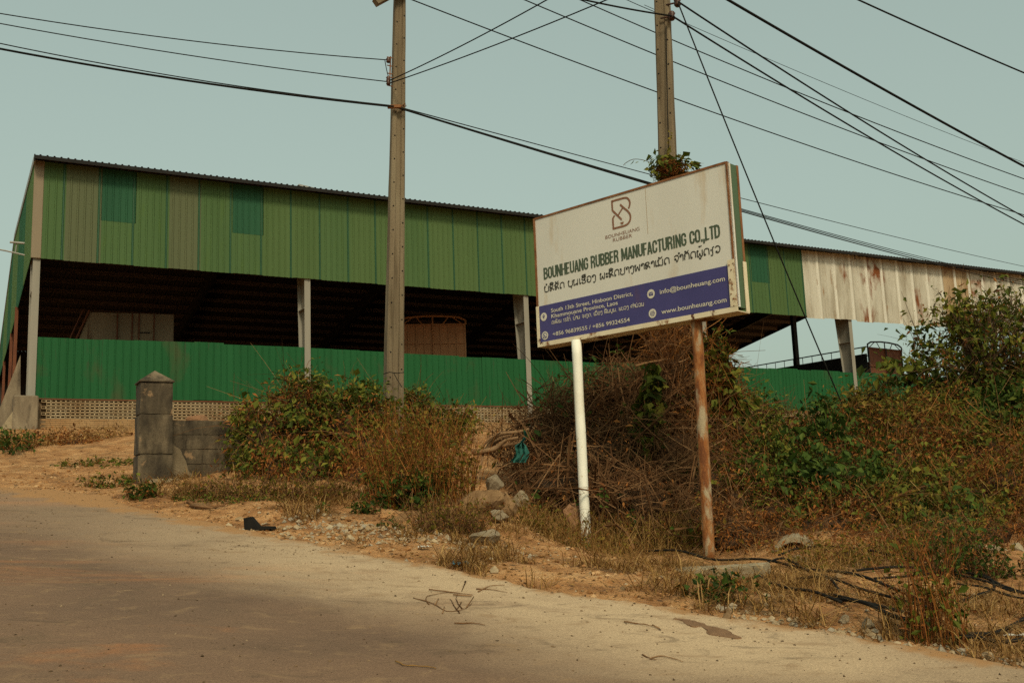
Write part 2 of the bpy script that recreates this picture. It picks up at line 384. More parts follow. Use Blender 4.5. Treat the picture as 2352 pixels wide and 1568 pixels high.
bp = n.new('ShaderNodeBump'); bp.inputs['Strength'].default_value = .5; bp.inputs['Distance'].default_value = .012; l.new(_nz(60, det=6), bp.inputs['Height']); l.new(bp.outputs[0], bs.inputs['Normal'])
rd = link('road', np_mesh('road', RV, quads[:, ::-1], M_road, smooth=True)); tag(rd, kind='structure')

# ------------------------------------------------------------------ warehouse
SH = empty('warehouse', (FO[0], FO[1], 0), FA, 'long open-sided warehouse with faded green and white metal cladding above a dark interior', 'warehouse')
Z_FLOOR, Z_FB, Z_FT, Z_EAVE = 3.95, 6.37, 8.47, 11.20
T_END, BAY = 41.0, 7.45
SHEETS = {}
def sheet_mesh(key, width, z0, z1, ribs, rib_h, rib_w, mats, lap=True, minor=0, slope=0.0):
    k = (key, round(width, 3), round(z0, 3), round(z1, 3), ribs)
    if k in SHEETS: return SHEETS[k]
    prof = [(0, 0)]; tags = []
    step = width / ribs
    for i in range(ribs):
        c = step * (i + 1) - step * .30
        if minor:
            for q in range(minor):
                xm = step * i + (step * .55) * (q + .5) / minor
                prof += [(xm - .012, 0), (xm - .004, -.006), (xm + .004, -.006), (xm + .012, 0)]
        prof += [(c - rib_w, 0), (c - rib_w * .45, -rib_h), (c + rib_w * .45, -rib_h), (c + rib_w, 0)]
    prof.append((width + .02, 0)); n_ = len(prof)
    v = [(x, y, z0) for x, y in prof] + [(x, y + slope, z1) for x, y in prof]
    f = [(i, i + 1, n_ + i + 1, n_ + i) for i in range(n_ - 1)]
    mi = [1 if (lap and n_ - 5 <= i <= n_ - 3) else 0 for i in range(n_ - 1)]
    SHEETS[k] = np_mesh(key, v, f, mats, midx=mi); return SHEETS[k]
tt = [.20, .77]
while tt[-1] < 27.4: tt.append(tt[-1] + .888)
kinds = {1: M_green_b, 4: M_green_b, 2: 'split', 6: 'split', 28: 'split'}
for i in range(len(tt) - 1):
    w_ = tt[i + 1] - tt[i]; kd = kinds.get(i, M_green_a if i < 7 else (M_green_d if i % 3 else M_green_a))
    if kd == 'split':
        me = sheet_mesh('clad_teal', w_, 9.66, Z_EAVE - .06, 5, .022, .030, [M_green_c, M_lap]); link('cladding_sheet', me, SH, (tt[i], -.062, 0))
        me = sheet_mesh('clad_a', w_, Z_FT, 9.70, 5, .022, .030, [M_green_a, M_lap]); link('cladding_sheet', me, SH, (tt[i], -.058, 0))
    else:
        me = sheet_mesh('clad_' + kd.name, w_, Z_FT - (.012 if i % 2 else 0), Z_EAVE - .06, 5 if w_ > .7 else 3, .022, .030, [kd, M_lap])
        link('cladding_sheet', me, SH, (tt[i], -.058 - .004 * (i % 2), 0))
t = tt[-1]; i = 0
while t < T_END:
    kd = M_white_rusty if i in (9, 10) else M_white_sheet
    me = sheet_mesh('clad_' + kd.name, .90, Z_FT - .03 - .03 * (i % 3 == 0), Z_EAVE - .06, 2, .038, .07, [kd, M_white_lap], lap=True, minor=3)
    link('cladding_sheet', me, SH, (t, -.066 - .010 * (i % 2), random.uniform(-.03, .03))); t += .90; i += 1
for z in (8.55, 9.6, 10.9):
    MB().box(.05, T_END, -.03, .05, z, z + .08).build('girt', M_dark_steel, SH)
MB().box(-.03, .215, -.075, -.04, Z_FT, Z_EAVE - .05, bev=.01).build('corner_trim', M_trim, SH)
# roof: two slopes of ribbed sheet, front eave overhanging
RK, RZ, RB, ZB = 12.0, 12.2, 26.0, 10.0
def roof(name, k0, z0, k1, z1, t0, t1):
    step = .17; n_ = int((t1 - t0) / step); v = []; f = []
    xs = []
    for i in range(n_):
        a = t0 + i * step
        xs += [(a, 0), (a + .075, 0), (a + .09, .032), (a + .125, .032), (a + .14, 0)]
    xs.append((t1, 0)); m_ = len(xs)
    for dz in (0.0, -.012):
        v += [(x, k0, z0 + h + dz) for x, h in xs] + [(x, k1, z1 + h + dz) for x, h in xs]
    f = [(i, i + 1, m_ + i + 1, m_ + i) for i in range(m_ - 1)] + [(2 * m_ + i, 3 * m_ + i, 3 * m_ + i + 1, 2 * m_ + i + 1) for i in range(m_ - 1)]
    f += [(i, 2 * m_ + i, 2 * m_ + i + 1, i + 1) for i in range(m_ - 1)]
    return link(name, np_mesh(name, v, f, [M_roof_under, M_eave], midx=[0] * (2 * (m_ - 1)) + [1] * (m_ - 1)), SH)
SL = (RZ - Z_EAVE) / RK
roof('roof_slope', -.46, Z_EAVE - .46 * SL, RK, RZ, -.02, T_END + .1)
roof('roof_slope', RK, RZ, RB, ZB, -.02, T_END + .1)
MB().box(-.05, T_END, -.48, -.465, Z_EAVE - .14, Z_EAVE - .042).build('eave_flashing', M_eave, SH)
for k in np.arange(.6, RK, 1.25):
    z = Z_EAVE + SL * k; MB().box(0.05, T_END - .05, k, k + .07, z - .19, z - .02).build('purlin', M_purlin, SH)
SB = (ZB - RZ) / (RB - RK)
for k in np.arange(RK + .5, RB, 1.15):
    z = RZ + SB * (k - RK); MB().box(0.05, T_END - .05, k, k + .07, z - .19, z - .02).build('purlin', M_purlin, SH)
ISEC = [(-.11, -.01), (-.11, .0), (.11, .0), (.11, -.01)]
for j in range(6):
    t = j * BAY + (.12 if j == 0 else 0)
    b = MB()
    zb = 4.55 if j == 0 else 3.9
    b.box(t - .09, t + .09, 0, .014, zb, Z_FT + (.6 if j else 0))
    dep = lambda z: .30 + .42 * max(0, (z - 4)) / 5.0
    zs = [zb, Z_FT + .6]
    v = [(t - .006, .014, zs[0]), (t + .006, .014, zs[0]), (t + .006, dep(zs[0]), zs[0]), (t - .006, dep(zs[0]), zs[0]),
         (t - .006, .014, zs[1]), (t + .006, .014, zs[1]), (t + .006, dep(zs[1]), zs[1]), (t - .006, dep(zs[1]), zs[1])]
    b.add(v, [(0, 3, 7, 4), (1, 5, 6, 2), (0, 4, 5, 1), (3, 2, 6, 7)])
    v = [(t - .11, dep(zs[0]), zs[0]), (t + .11, dep(zs[0]), zs[0]), (t + .11, dep(zs[0]) + .014, zs[0]), (t - .11, dep(zs[0]) + .014, zs[0]),
         (t - .11, dep(zs[1]), zs[1]), (t + .11, dep(zs[1]), zs[1]), (t + .11, dep(zs[1]) + .014, zs[1]), (t - .11, dep(zs[1]) + .014, zs[1])]
    b.add(v, [(0, 1, 5, 4), (2, 3, 7, 6), (0, 4, 7, 3), (1, 2, 6, 5)])
    b.box(t - .10, t + .10, .014, dep(7.6), 7.58, 7.60)
    b.build('column', M_column, SH)
    if j:
        MB().prism([(-.08, -.25), (.08, -.25), (.08, .25), (-.08, .25)], (t, .3, Z_EAVE - .5), (t, RK, RZ - .45)).build('rafter', M_dark_steel, SH)
        MB().prism([(-.08, -.25), (.08, -.25), (.08, .25), (-.08, .25)], (t, RK, RZ - .45), (t, RB - .2, ZB - .45)).build('rafter', M_dark_steel, SH)
# corner footing, back columns, end walls
M_foot = nmat('dusty_footing_concrete', [(.10, .074, .046), (.17, .128, .082), (.25, .195, .125)], 3.4, rough=.95, stretch=(1, 1, .4), bump=.5, bscale=24, spots=[((.06, .044, .028), 3.2, .56, .16, (1, 1, .3))], fine=.2)
MB().box(-.30, .28, -.34, .30, 3.2, 4.80, bev=.03).build('column_footing', M_foot, SH)
MB().box(38.3, 38.55, RK - .1, RK + .1, 3.9, 11.9).build('column', M_dark_steel, SH)
for k, t in ((7.0, -.05), (12, .0), (19, .0)):
    MB().box(t - .05, t + .05, k - .05, k + .05, 3.9, 8.5).build('side_column', M_rust_steel, SH)
k = 0.02
while k < RB - .1:      # side cladding under the left verge
    w_ = min(.888, RB - .05 - k)
    zt0 = (Z_EAVE + SL * k if k < RK else RZ + SB * (k - RK)) - .05; k1 = k + w_
    zt1 = (Z_EAVE + SL * k1 if k1 < RK else RZ + SB * (k1 - RK)) - .05
    b = MB(); x = -.02
    st = w_ / 5
    for q in range(5):
        a, e_ = k + q * st, k + (q + 1) * st; z_ = lambda kk: zt0 + (zt1 - zt0) * (kk - k) / w_
        ks = [a, a + st * .5, a + st * .58, a + st * .78, a + st * .86, e_]; hs_ = [0, 0, .022, .022, 0, 0]
        for s_ in range(5):
            b.add([(x - hs_[s_], ks[s_], Z_FT), (x - hs_[s_ + 1], ks[s_ + 1], Z_FT), (x - hs_[s_ + 1], ks[s_ + 1], z_(ks[s_ + 1])), (x - hs_[s_], ks[s_], z_(ks[s_]))], [(0, 1, 2, 3)])
    b.build('side_sheet', M_green_c if int(k * 7) % 2 else M_green_a, SH); k += w_
v0 = [(-.06, -.40, Z_EAVE - .40 * SL - .16), (-.06, RK, RZ - .16), (-.06, RB, ZB - .16)]
b = MB()
for a, c in ((v0[0], v0[1]), (v0[1], v0[2])):
    b.add([a, c, (c[0], c[1], c[2] + .2), (a[0], a[1], a[2] + .2), (a[0] + .03, a[1], a[2]), (c[0] + .03, c[1], c[2]), (c[0] + .03, c[1], c[2] + .2), (a[0] + .03, a[1], a[2] + .2)],
          [(0, 1, 2, 3), (4, 7, 6, 5), (0, 4, 5, 1), (3, 2, 6, 7)])
b.build('verge_flashing', M_galv, SH)
b = MB(); v0 = [(T_END + .1, p[1], p[2] - .06) for p in v0]
for a, c in ((v0[0], v0[1]), (v0[1], v0[2])):
    b.add([a, c, (c[0], c[1], c[2] + .26), (a[0], a[1], a[2] + .26), (a[0] + .03, a[1], a[2]), (c[0] + .03, c[1], c[2]), (c[0] + .03, c[1], c[2] + .26), (a[0] + .03, a[1], a[2] + .26)],
          [(0, 1, 2, 3), (4, 7, 6, 5), (0, 4, 5, 1), (3, 2, 6, 7)])
b.build('verge_flashing', M_dark_steel, SH)
b = MB(); b.box(0, T_END, RB - .1, RB, 3.9, ZB); b.build('rear_light_blocker', M_roof_under, SH)  # unseen wall added to block sky light from the rear, keeps interior dark
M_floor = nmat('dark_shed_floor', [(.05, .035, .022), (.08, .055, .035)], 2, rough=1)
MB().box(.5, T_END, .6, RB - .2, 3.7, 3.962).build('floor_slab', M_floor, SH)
# sloping concrete abutment left of the corner footing
ab = empty('ramp_wall', (0, 0, 0), 0, 'sloping grey concrete ramp wall left of the warehouse corner footing', 'ramp wall')
def slab(name, outline, Y, thick, mat_):
    P_ = [pt(a, c, Y) for a, c in outline]; n_ = len(P_); bk = [p + Vector((-.477, .879, 0)) * thick for p in P_]
    return MB().add(P_ + bk, [tuple(range(n_ - 1, -1, -1)), tuple(range(n_, 2 * n_))] + [(i, (i + 1) % n_, n_ + (i + 1) % n_, n_ + i) for i in range(n_)]).build(name, mat_, ab)
slab('wall_slab', [(47, 815), (47, 1010), (-30, 1060), (-90, 1060), (-90, 985), (0, 935), (22, 880)], 26.15, 1.2, M_foot)
slab('kerb_slab', [(43, 925), (43, 1030), (-60, 1065), (-60, 1035), (0, 985)], 25.72, .3, M_conc_pale)

# ------------------------------------------------------------------ fence on the low brick wall
FN = empty('corrugated_fence', (FO[0], FO[1], 0), FA, 'bright green corrugated metal fence between the warehouse columns', 'fence')
for j in range(6):
    t0, t1 = j * BAY + (.20 if j == 0 else -.02), min((j + 1) * BAY - .06, T_END)
    n_ = max(1, round((t1 - t0) / .78)); w_ = (t1 - t0) / n_
    for i in range(n_):
        dz = .05 * math.sin(j * 2.1 + i * .33) + random.uniform(-.006, .006)
        me = sheet_mesh('fence_%d' % (i % 3), w_, Z_FB - 1.65 + .01 * (i % 3), Z_FB + .006 * (i % 3), 4, .022, .022, [M_fence, M_fence], lap=False)
        link('fence_sheet', me, FN, (t0 + i * w_, .052 - .004 * (i % 2), dz * .8 + random.uniform(-.010, .010) - .01 * j), (random.uniform(-.0015, .0015), random.uniform(-.004, .004), 0))
MB().box(.25, T_END, .10, .14, 6.1, 6.16).build('rail', M_dark_steel, FN)
MB().box(.25, T_END, .10, .14, 5.0, 5.06).build('rail', M_dark_steel, FN)

BW = empty('brick_wall', (FO[0], FO[1], 0), FA, 'low wall of pale hollow bricks under the green metal fence', 'brick wall')
def hollow_brick(w_, h_):
    b = MB(); d_ = .09; j_ = .006
    x0, x1, z0, z1 = j_, w_ - j_, 0, h_ - .010
    sl = [(w_ * .09, w_ * .44), (w_ * .56, w_ * .91)]; za, zc = h_ * .22, h_ * .66
    for a, c, e_, g_ in [(x0, x1, z0, za), (x0, x1, zc, z1), (x0, sl[0][0], za, zc), (sl[0][1], sl[1][0], za, zc), (sl[1][1], x1, za, zc)]:
        b.add([(a, 0, e_), (c, 0, e_), (c, 0, g_), (a, 0, g_)], [(0, 1, 2, 3)])
    for a, c in sl:
        b.add([(a, 0, za), (c, 0, za), (c, 0, zc), (a, 0, zc), (a, .08, za), (c, .08, za), (c, .08, zc), (a, .08, zc)], [(0, 4, 5, 1), (1, 5, 6, 2), (2, 6, 7, 3), (3, 7, 4, 0)])
        b.add([(a, .08, za), (c, .08, za), (c, .08, zc), (a, .08, zc)], [(0, 1, 2, 3)], 1)
    b.add([(x0, 0, z0), (x1, 0, z0), (x1, 0, z1), (x0, 0, z1), (x0, d_, z0), (x1, d_, z0), (x1, d_, z1), (x0, d_, z1)], [(0, 4, 5, 1), (1, 5, 6, 2), (2, 6, 7, 3), (3, 7, 4, 0)])
    return b
BL, CH, PH = .236, .084, .055
hb = hollow_brick(BL, CH); hb_me = hb.mesh('hollow_brick', [M_brick, M_hole_shade])
pb = MB().box(.005, BL - .005, 0, .09, 0, PH - .009); pb_me = pb.mesh('plain_brick', [M_brick_plain])
ZT = Z_FB - 1.62
rest = MB(); cnt = 0
for c in range(12):
    hol = c < 6
    z = ZT - CH * (c + 1) if hol else ZT - CH * 6 - PH * (c - 5)
    t = .36 + (.118 if c % 2 else 0)
    while t < T_END:
        y = .02 + random.uniform(-.006, .006); ok = abs((t % BAY) - 0) > .12
        if t < 5.9 and cnt < 298:
            o = link('brick', hb_me if hol else pb_me, BW, (t, y, z + random.uniform(-.002, .002))); cnt += 1
        elif t > 5.7:
            src = hb if hol else pb; b0 = len(rest.v)
            rest.v += [(p[0] + t, p[1] + y, p[2] + z) for p in src.v]; rest.f += [tuple(q + b0 for q in f_) for f_ in src.f]
            rest.m += [(0 if m_ == 0 else 1) if hol else 2 for m_ in src.m]
        t += BL
o = rest.build('brick_courses', [M_brick, M_hole_shade, M_brick_plain], BW); tag(o, kind='stuff')
MB().box(.30, T_END, .014 + .012, .118, ZT - CH * 6 - PH * 6, ZT - CH * 6 - .004).build('mortar_bed', M_mortar, BW)
MB().box(.30, T_END, .118, .24, 3.5, ZT - .004).build('mortar_core', M_mortar, BW)
MB().box(.30, T_END, .0, .14, ZT - .002, ZT + .022).build('capping', M_rust_steel, BW)

# ------------------------------------------------------------------ strokes and lettering
def smooth2(pts, sub=4, closed=False):
    pts = [np.array(p, float) for p in pts]
    if len(pts) < 3: return pts
    out = []; n_ = len(pts)
    rngi = range(n_) if closed else range(n_ - 1)
    for i in rngi:
        if closed: p0, p1, p2, p3 = pts[(i - 1) % n_], pts[i], pts[(i + 1) % n_], pts[(i + 2) % n_]
        else: p0, p1, p2, p3 = pts[max(i - 1, 0)], pts[i], pts[i + 1], pts[min(i + 2, n_ - 1)]
        for q in range(sub):
            s_ = q / sub
            out.append(.5 * ((2 * p1) + (p2 - p0) * s_ + (2 * p0 - 5 * p1 + 4 * p2 - p3) * s_ ** 2 + (3 * p1 - p0 - 3 * p2 + p3) * s_ ** 3))
    if not closed: out.append(pts[-1])
    return out
def ribbon(mb, pts, w, y=0.0, closed=False, m=0):
    """flat stroke in the local XZ plane"""
    pts = [np.array(p, float) for p in pts]; n_ = len(pts); L_, R_ = [], []
    for i in range(n_):
        a = pts[(i - 1) % n_] if (closed or i > 0) else pts[i]; c = pts[(i + 1) % n_] if (closed or i < n_ - 1) else pts[i]
        t_ = c - a; t_ = t_ / (np.linalg.norm(t_) + 1e-9); nn = np.array([-t_[1], t_[0]]) * w / 2
        L_.append(pts[i] + nn); R_.append(pts[i] - nn)
    vs = [(p[0], y, p[1]) for p in L_] + [(p[0], y, p[1]) for p in R_]
    fs = [(i, n_ + i, n_ + (i + 1) % n_, (i + 1) % n_) for i in range(n_ if closed else n_ - 1)]
    mb.add(vs, fs, m)
def disc(mb, cx, cz, r, y=0.0, seg=24, m=0):
    mb.add([(cx + r * math.cos(2 * math.pi * i / seg), y, cz + r * math.sin(2 * math.pi * i / seg)) for i in range(seg)], [tuple(range(seg))], m)
LOOP = lambda x, z, r=.85: [(x - r, z), (x, z + r), (x + r, z), (x, z - r), (x - r, z)]
LAO = {
 'ບ': (8.4, [LOOP(1.2, 8.8) + [(.7, 5), (1, 1.4), (2.6, 0), (5, 0), (6.8, 1.2), (7, 4), (7, 9.8)]]),
 'ລ': (8.4, [LOOP(1.5, 6.2) + [(.9, 8.6), (3.2, 9.9), (5.8, 9.2), (6, 7.2), (3.8, 5.2), (1.4, 3.4), (.8, 1.4), (2, .1), (3.3, 1.3), (2.4, 2.4)], [(3.0, 3.4), (5.2, 3.4), (6.6, 1.8), (7, 0)]]),
 'ສ': (8.6, [LOOP(1.5, 6.2) + [(.9, 8.6), (3.2, 9.9), (5.8, 9.2), (6, 7.2), (3.8, 5.2), (1.4, 3.4), (.8, 1.4), (2, .1), (3.3, 1.3), (2.4, 2.4)], [(3.0, 3.4), (5.2, 3.4), (6.6, 1.8), (7, 0)], [(5.4, 8.8), (7.6, 10.6)]]),
 'ດ': (8.4, [LOOP(1.7, 1) + [(.8, 4), (1.2, 7.6), (2.8, 9.5), (4.6, 9.8), (6.6, 8.6), (7, 5.5), (7, 0)]]),
 'ຄ': (8.4, [LOOP(2.6, 4.2) + [(1.2, 2.2), (1.2, .1)], [(1.2, 2.2), (1.0, 7.0), (2.8, 9.5), (4.6, 9.8), (6.6, 8.6), (7, 5.5), (7, 0)]]),
 'ຕ': (8.4, [LOOP(1.7, 1) + [(.8, 4), (1.2, 7.6), (2.6, 9.7), (4.0, 8.4), (5.4, 9.8), (6.8, 8), (7, 5.5), (7, 0)]]),
 'ຖ': (8.4, [LOOP(1.7, 1) + [(1.2, 3.6), (2.4, 5), (1.0, 6.4), (2.2, 9.2), (4.6, 9.9), (6.6, 8.6), (7, 5.5), (7, 0)], LOOP(7.3, -.6, .7)]),
 'ກ': (8.4, [[(1.2, 0), (1.2, 4.6), (2.4, 6), (.7, 7.2), (1.6, 9), (4, 9.9), (6.4, 9), (7, 6), (7, 0)]]),
 'ນ': (9.0, [LOOP(1.2, 8.8) + [(.9, 5), (1, .2), (2.6, .8), (5.4, 2.4), (7.0, 1.4), (6.2, .1), (5.2, 1.2), (6.8, 3.4), (7, 9.8)]]),
 'ມ': (8.8, [LOOP(1.2, 8.8) + [(1.1, 5), (1.6, 2.4), (2, .9), (1, .1), (.3, 1.1), (1.6, 2), (4.2, .4), (6.6, .6), (7.1, 4), (7.1, 9.8)]]),
 'ເ': (3.6, [[(1.1, 9.8), (1.1, 2)] + LOOP(1.9, 1.0)]),
 'ແ': (6.6, [[(1.1, 9.8), (1.1, 2)] + LOOP(1.9, 1.0), [(4.1, 9.8), (4.1, 2)] + LOOP(4.9, 1.0)]),
 'ໃ': (4.6, [LOOP(2.0, 1.0) + [(2.8, 3), (2.8, 9), (2.0, 12), (3.4, 13.6), (4.2, 12), (3.2, 11.4)]]),
 'ຮ': (8.2, [LOOP(5.4, 6.4) + [(6.0, 8.8), (3.6, 9.9), (1.2, 8.6), (1.6, 6.2), (4, 5.2), (6.2, 3.8), (6.6, 1.6), (4.6, .1), (2.0, .4), (1, 2.2), (2.2, 3)], [(5.4, 8.8), (7.4, 10.4)]]),
 'ອ': (8.2, [[(.8, 7.2), (2.2, 9.5), (4.4, 9.8), (6.6, 8), (6.9, 4.6), (6, 1.2), (3.8, 0), (1.6, 1), (.8, 3.4)] + LOOP(1.7, 4.6)]),
 'ງ': (7.0, [LOOP(1.6, 7.8) + [(1.2, 9), (3.4, 9.9), (5.4, 8.6), (5.6, 5), (5.2, 0), (3.6, -2.4), (2, -1)]]),
 'ຜ': (8.8, [LOOP(1.5, 8.8) + [(1.0, 5), (.8, 1), (2, 0), (3, 1.4), (4, 5), (5, 1.4), (6, 0), (7.2, 1), (7.4, 5), (7.4, 9.8)]]),
 'ພ': (9.0, [LOOP(1.2, 8.8) + [(1, 5), (1.5, .2), (2.5, 1.4), (4.1, 7), (5.7, 1.4), (6.6, .2), (7.3, 4), (7.4, 9.8)]]),
 'ຢ': (8.8, [LOOP(1.4, 8.8) + [(2.4, 6.6), (1.0, 4.4), (1.2, 1.4), (2.8, 0), (5.4, .1), (6.9, 1.8), (7, 6), (7.2, 9.4), (8.4, 11.2)]]),
 'ຈ': (7.6, [LOOP(1.7, 4.6) + [(3.0, 3), (3.8, 0), (5.4, 2.6), (6.4, 6), (5.6, 9), (3.2, 9.9), (.8, 8.2)]]),
 'ວ': (7.8, [[(.8, 8), (2.6, 9.8), (5, 9.5), (6.6, 7), (6.3, 2.6), (4.4, 0), (2.2, .5)] + LOOP(2.2, 1.6)]),
 'ຽ': (5.8, [[(5.4, 9.8), (3.6, 9.4), (3.2, 7), (3.2, -.6), (2.2, -2.6), (.6, -1.6)], [(.4, 6.4), (1.6, 5.4), (3.2, 6.4)]]),
 'ຫ': (9.2, [LOOP(1.2, 8.8) + [(1.0, 5), (1.0, 0)], [(1.0, 4.2), (3.2, 5.6), (4.4, 2), (4.8, .1), (6, 4.6)], LOOP(6.6, 8.8) + [(6.8, 4.6), (7.6, 0)]]),
 'ໜ': (11.5, [LOOP(1.2, 8.8) + [(1.0, 5), (1.0, 0)], [(1.0, 4.2), (3.0, 5.6), (4.2, 2), (4.6, .1), (5, 9.6)], [(5, .2), (7.4, 2.4), (9.2, 1.4), (8.4, .1), (7.4, 1.2), (9.2, 3.4), (9.4, 9.8)]]),
 'ຂ': (8.4, [LOOP(1.2, 8.8) + [(2.0, 6.6), (.8, 4.6), (1.2, 1.4), (2.6, 0), (5, 0), (6.8, 1.2), (7, 4), (5.8, 7), (7, 9.8)]]),
 'ະ': (4.4, [LOOP(1.4, 7, .75) + [(2.4, 5.6), (3.6, 7.8)], LOOP(1.4, 2.4, .75) + [(2.4, 1), (3.6, 3.2)]]),
 'າ': (5.6, [LOOP(1.4, 7.2) + [(.9, 8.6), (2.4, 9.8), (4.2, 9), (4.6, 6), (4.6, 0)]]),
 'ໍ': (0, [[(2.9, 12.4), (3.8, 13.3), (4.7, 12.4), (3.8, 11.5), (2.9, 12.4)]]),
 'ິ': (0, [[(.9, 11.3), (1.8, 13.2), (3.8, 13.9), (5.8, 13.2), (6.7, 11.3), (.9, 11.3)]]),
 'ີ': (0, [[(.9, 11.3), (1.8, 13.2), (3.8, 13.9), (5.8, 13.2), (6.7, 11.3), (.9, 11.3)], [(6.4, 12), (6.8, 14.6)]]),
 'ື': (0, [[(.9, 11.3), (1.8, 13.2), (3.8, 13.9), (5.8, 13.2), (6.7, 11.3), (.9, 11.3)], [(5.2, 13), (5.4, 15)], [(6.4, 12), (6.8, 14.8)]]),
 'ັ': (0, [LOOP(2.2, 12.6, .7) + [(3.4, 11.3), (5.2, 11.8), (6.6, 14)]]),
 'ົ': (0, [LOOP(2.2, 12.6, .7) + [(3.6, 13.8), (4.6, 11.6), (6.6, 13.8)]]),
 'ຸ': (0, [[(4, -1.1), (5.2, -1.1), (5.0, -3.8)]]),
 'ູ': (0, [[(3.2, -1.1), (3.4, -3), (5.0, -3.4), (5.2, -1.1), (6.2, -1.4)]]),
 '້': (0, [[(3.0, 14.8), (4.2, 15.8), (4.4, 14.6), (7, 16)]]),
 '່': (0, [[(4.2, 11.4), (4.2, 14)]]),
 '1': (4.6, [[(.8, 7.6), (2.6, 9.8), (2.6, 0)]]), '3': (6.6, [[(.8, 8.6), (3, 9.9), (5.4, 8), (3.2, 5.4), (5.8, 2.8), (3.2, 0), (.6, 1.4)]]),
 ',': (3.0, [[(1.4, .6), (1.0, -1.4)]]), ' ': (5.0, []),
}
LAO['ຳ'] = (LAO['າ'][0], LAO['າ'][1] + [[(-1.4, 12.4), (-.5, 13.3), (.4, 12.4), (-.5, 11.5), (-1.4, 12.4)]])
def lao_line(text, x0, x1, z0, hgt, w, y):
    adv = sum(LAO[c][0] for c in text); sx = (x1 - x0) / adv; sz = hgt / 10; mb = MB(); cx = 0; last = 0
    for c in text:
        a, strokes = LAO[c]; ox = last if a == 0 else cx
        for st in strokes:
            ribbon(mb, smooth2([(x0 + (ox + p[0]) * sx, z0 + p[1] * sz) for p in st], 3), w, y)
        if a: last = cx; cx += a
    return mb
_DG = None
def latin(text, x0, x1, z0, cap, y, bold=0.0, stretch_font=True):
    """text as a flat mesh in the local XZ plane: left x0, right x1, baseline z0, capital height cap"""
    cu = bpy.data.curves.new('lettering', 'FONT'); cu.body = text; cu.size = 1.0; cu.offset = bold; cu.resolution_u = 4; cu.space_character = 1.0
    o = bpy.data.objects.new('lettering_tmp', cu); COL.objects.link(o)
    bpy.context.view_layer.update()
    me = bpy.data.meshes.new_from_object(o.evaluated_get(bpy.context.evaluated_depsgraph_get()))
    bpy.data.objects.remove(o); bpy.data.curves.remove(cu)
    n_ = len(me.vertices); co = np.zeros(n_ * 3, dtype=np.float32); me.vertices.foreach_get('co', co); co = co.reshape(-1, 3)
    # capital height of the built-in font, measured once
    global CAPH
    xs = co[:, 0]; sx = (x1 - x0) / (xs.max() - xs.min()); sz = cap / CAPH
    new = np.stack([x0 + (xs - xs.min()) * sx, np.full(n_, y), z0 + co[:, 1] * sz], -1).astype(np.float32)
    me.vertices.foreach_set('co', new.ravel()); me.update()
    return me
def _measure():
    cu = bpy.data.curves.new('m', 'FONT'); cu.body = 'H'; o = bpy.data.objects.new('m', cu); COL.objects.link(o); bpy.context.view_layer.update()
    h = max(v[1] for v in [tuple(p) for p in o.evaluated_get(bpy.context.evaluated_depsgraph_get()).bound_box]); bpy.data.objects.remove(o); bpy.data.curves.remove(cu); return h
CAPH = _measure()

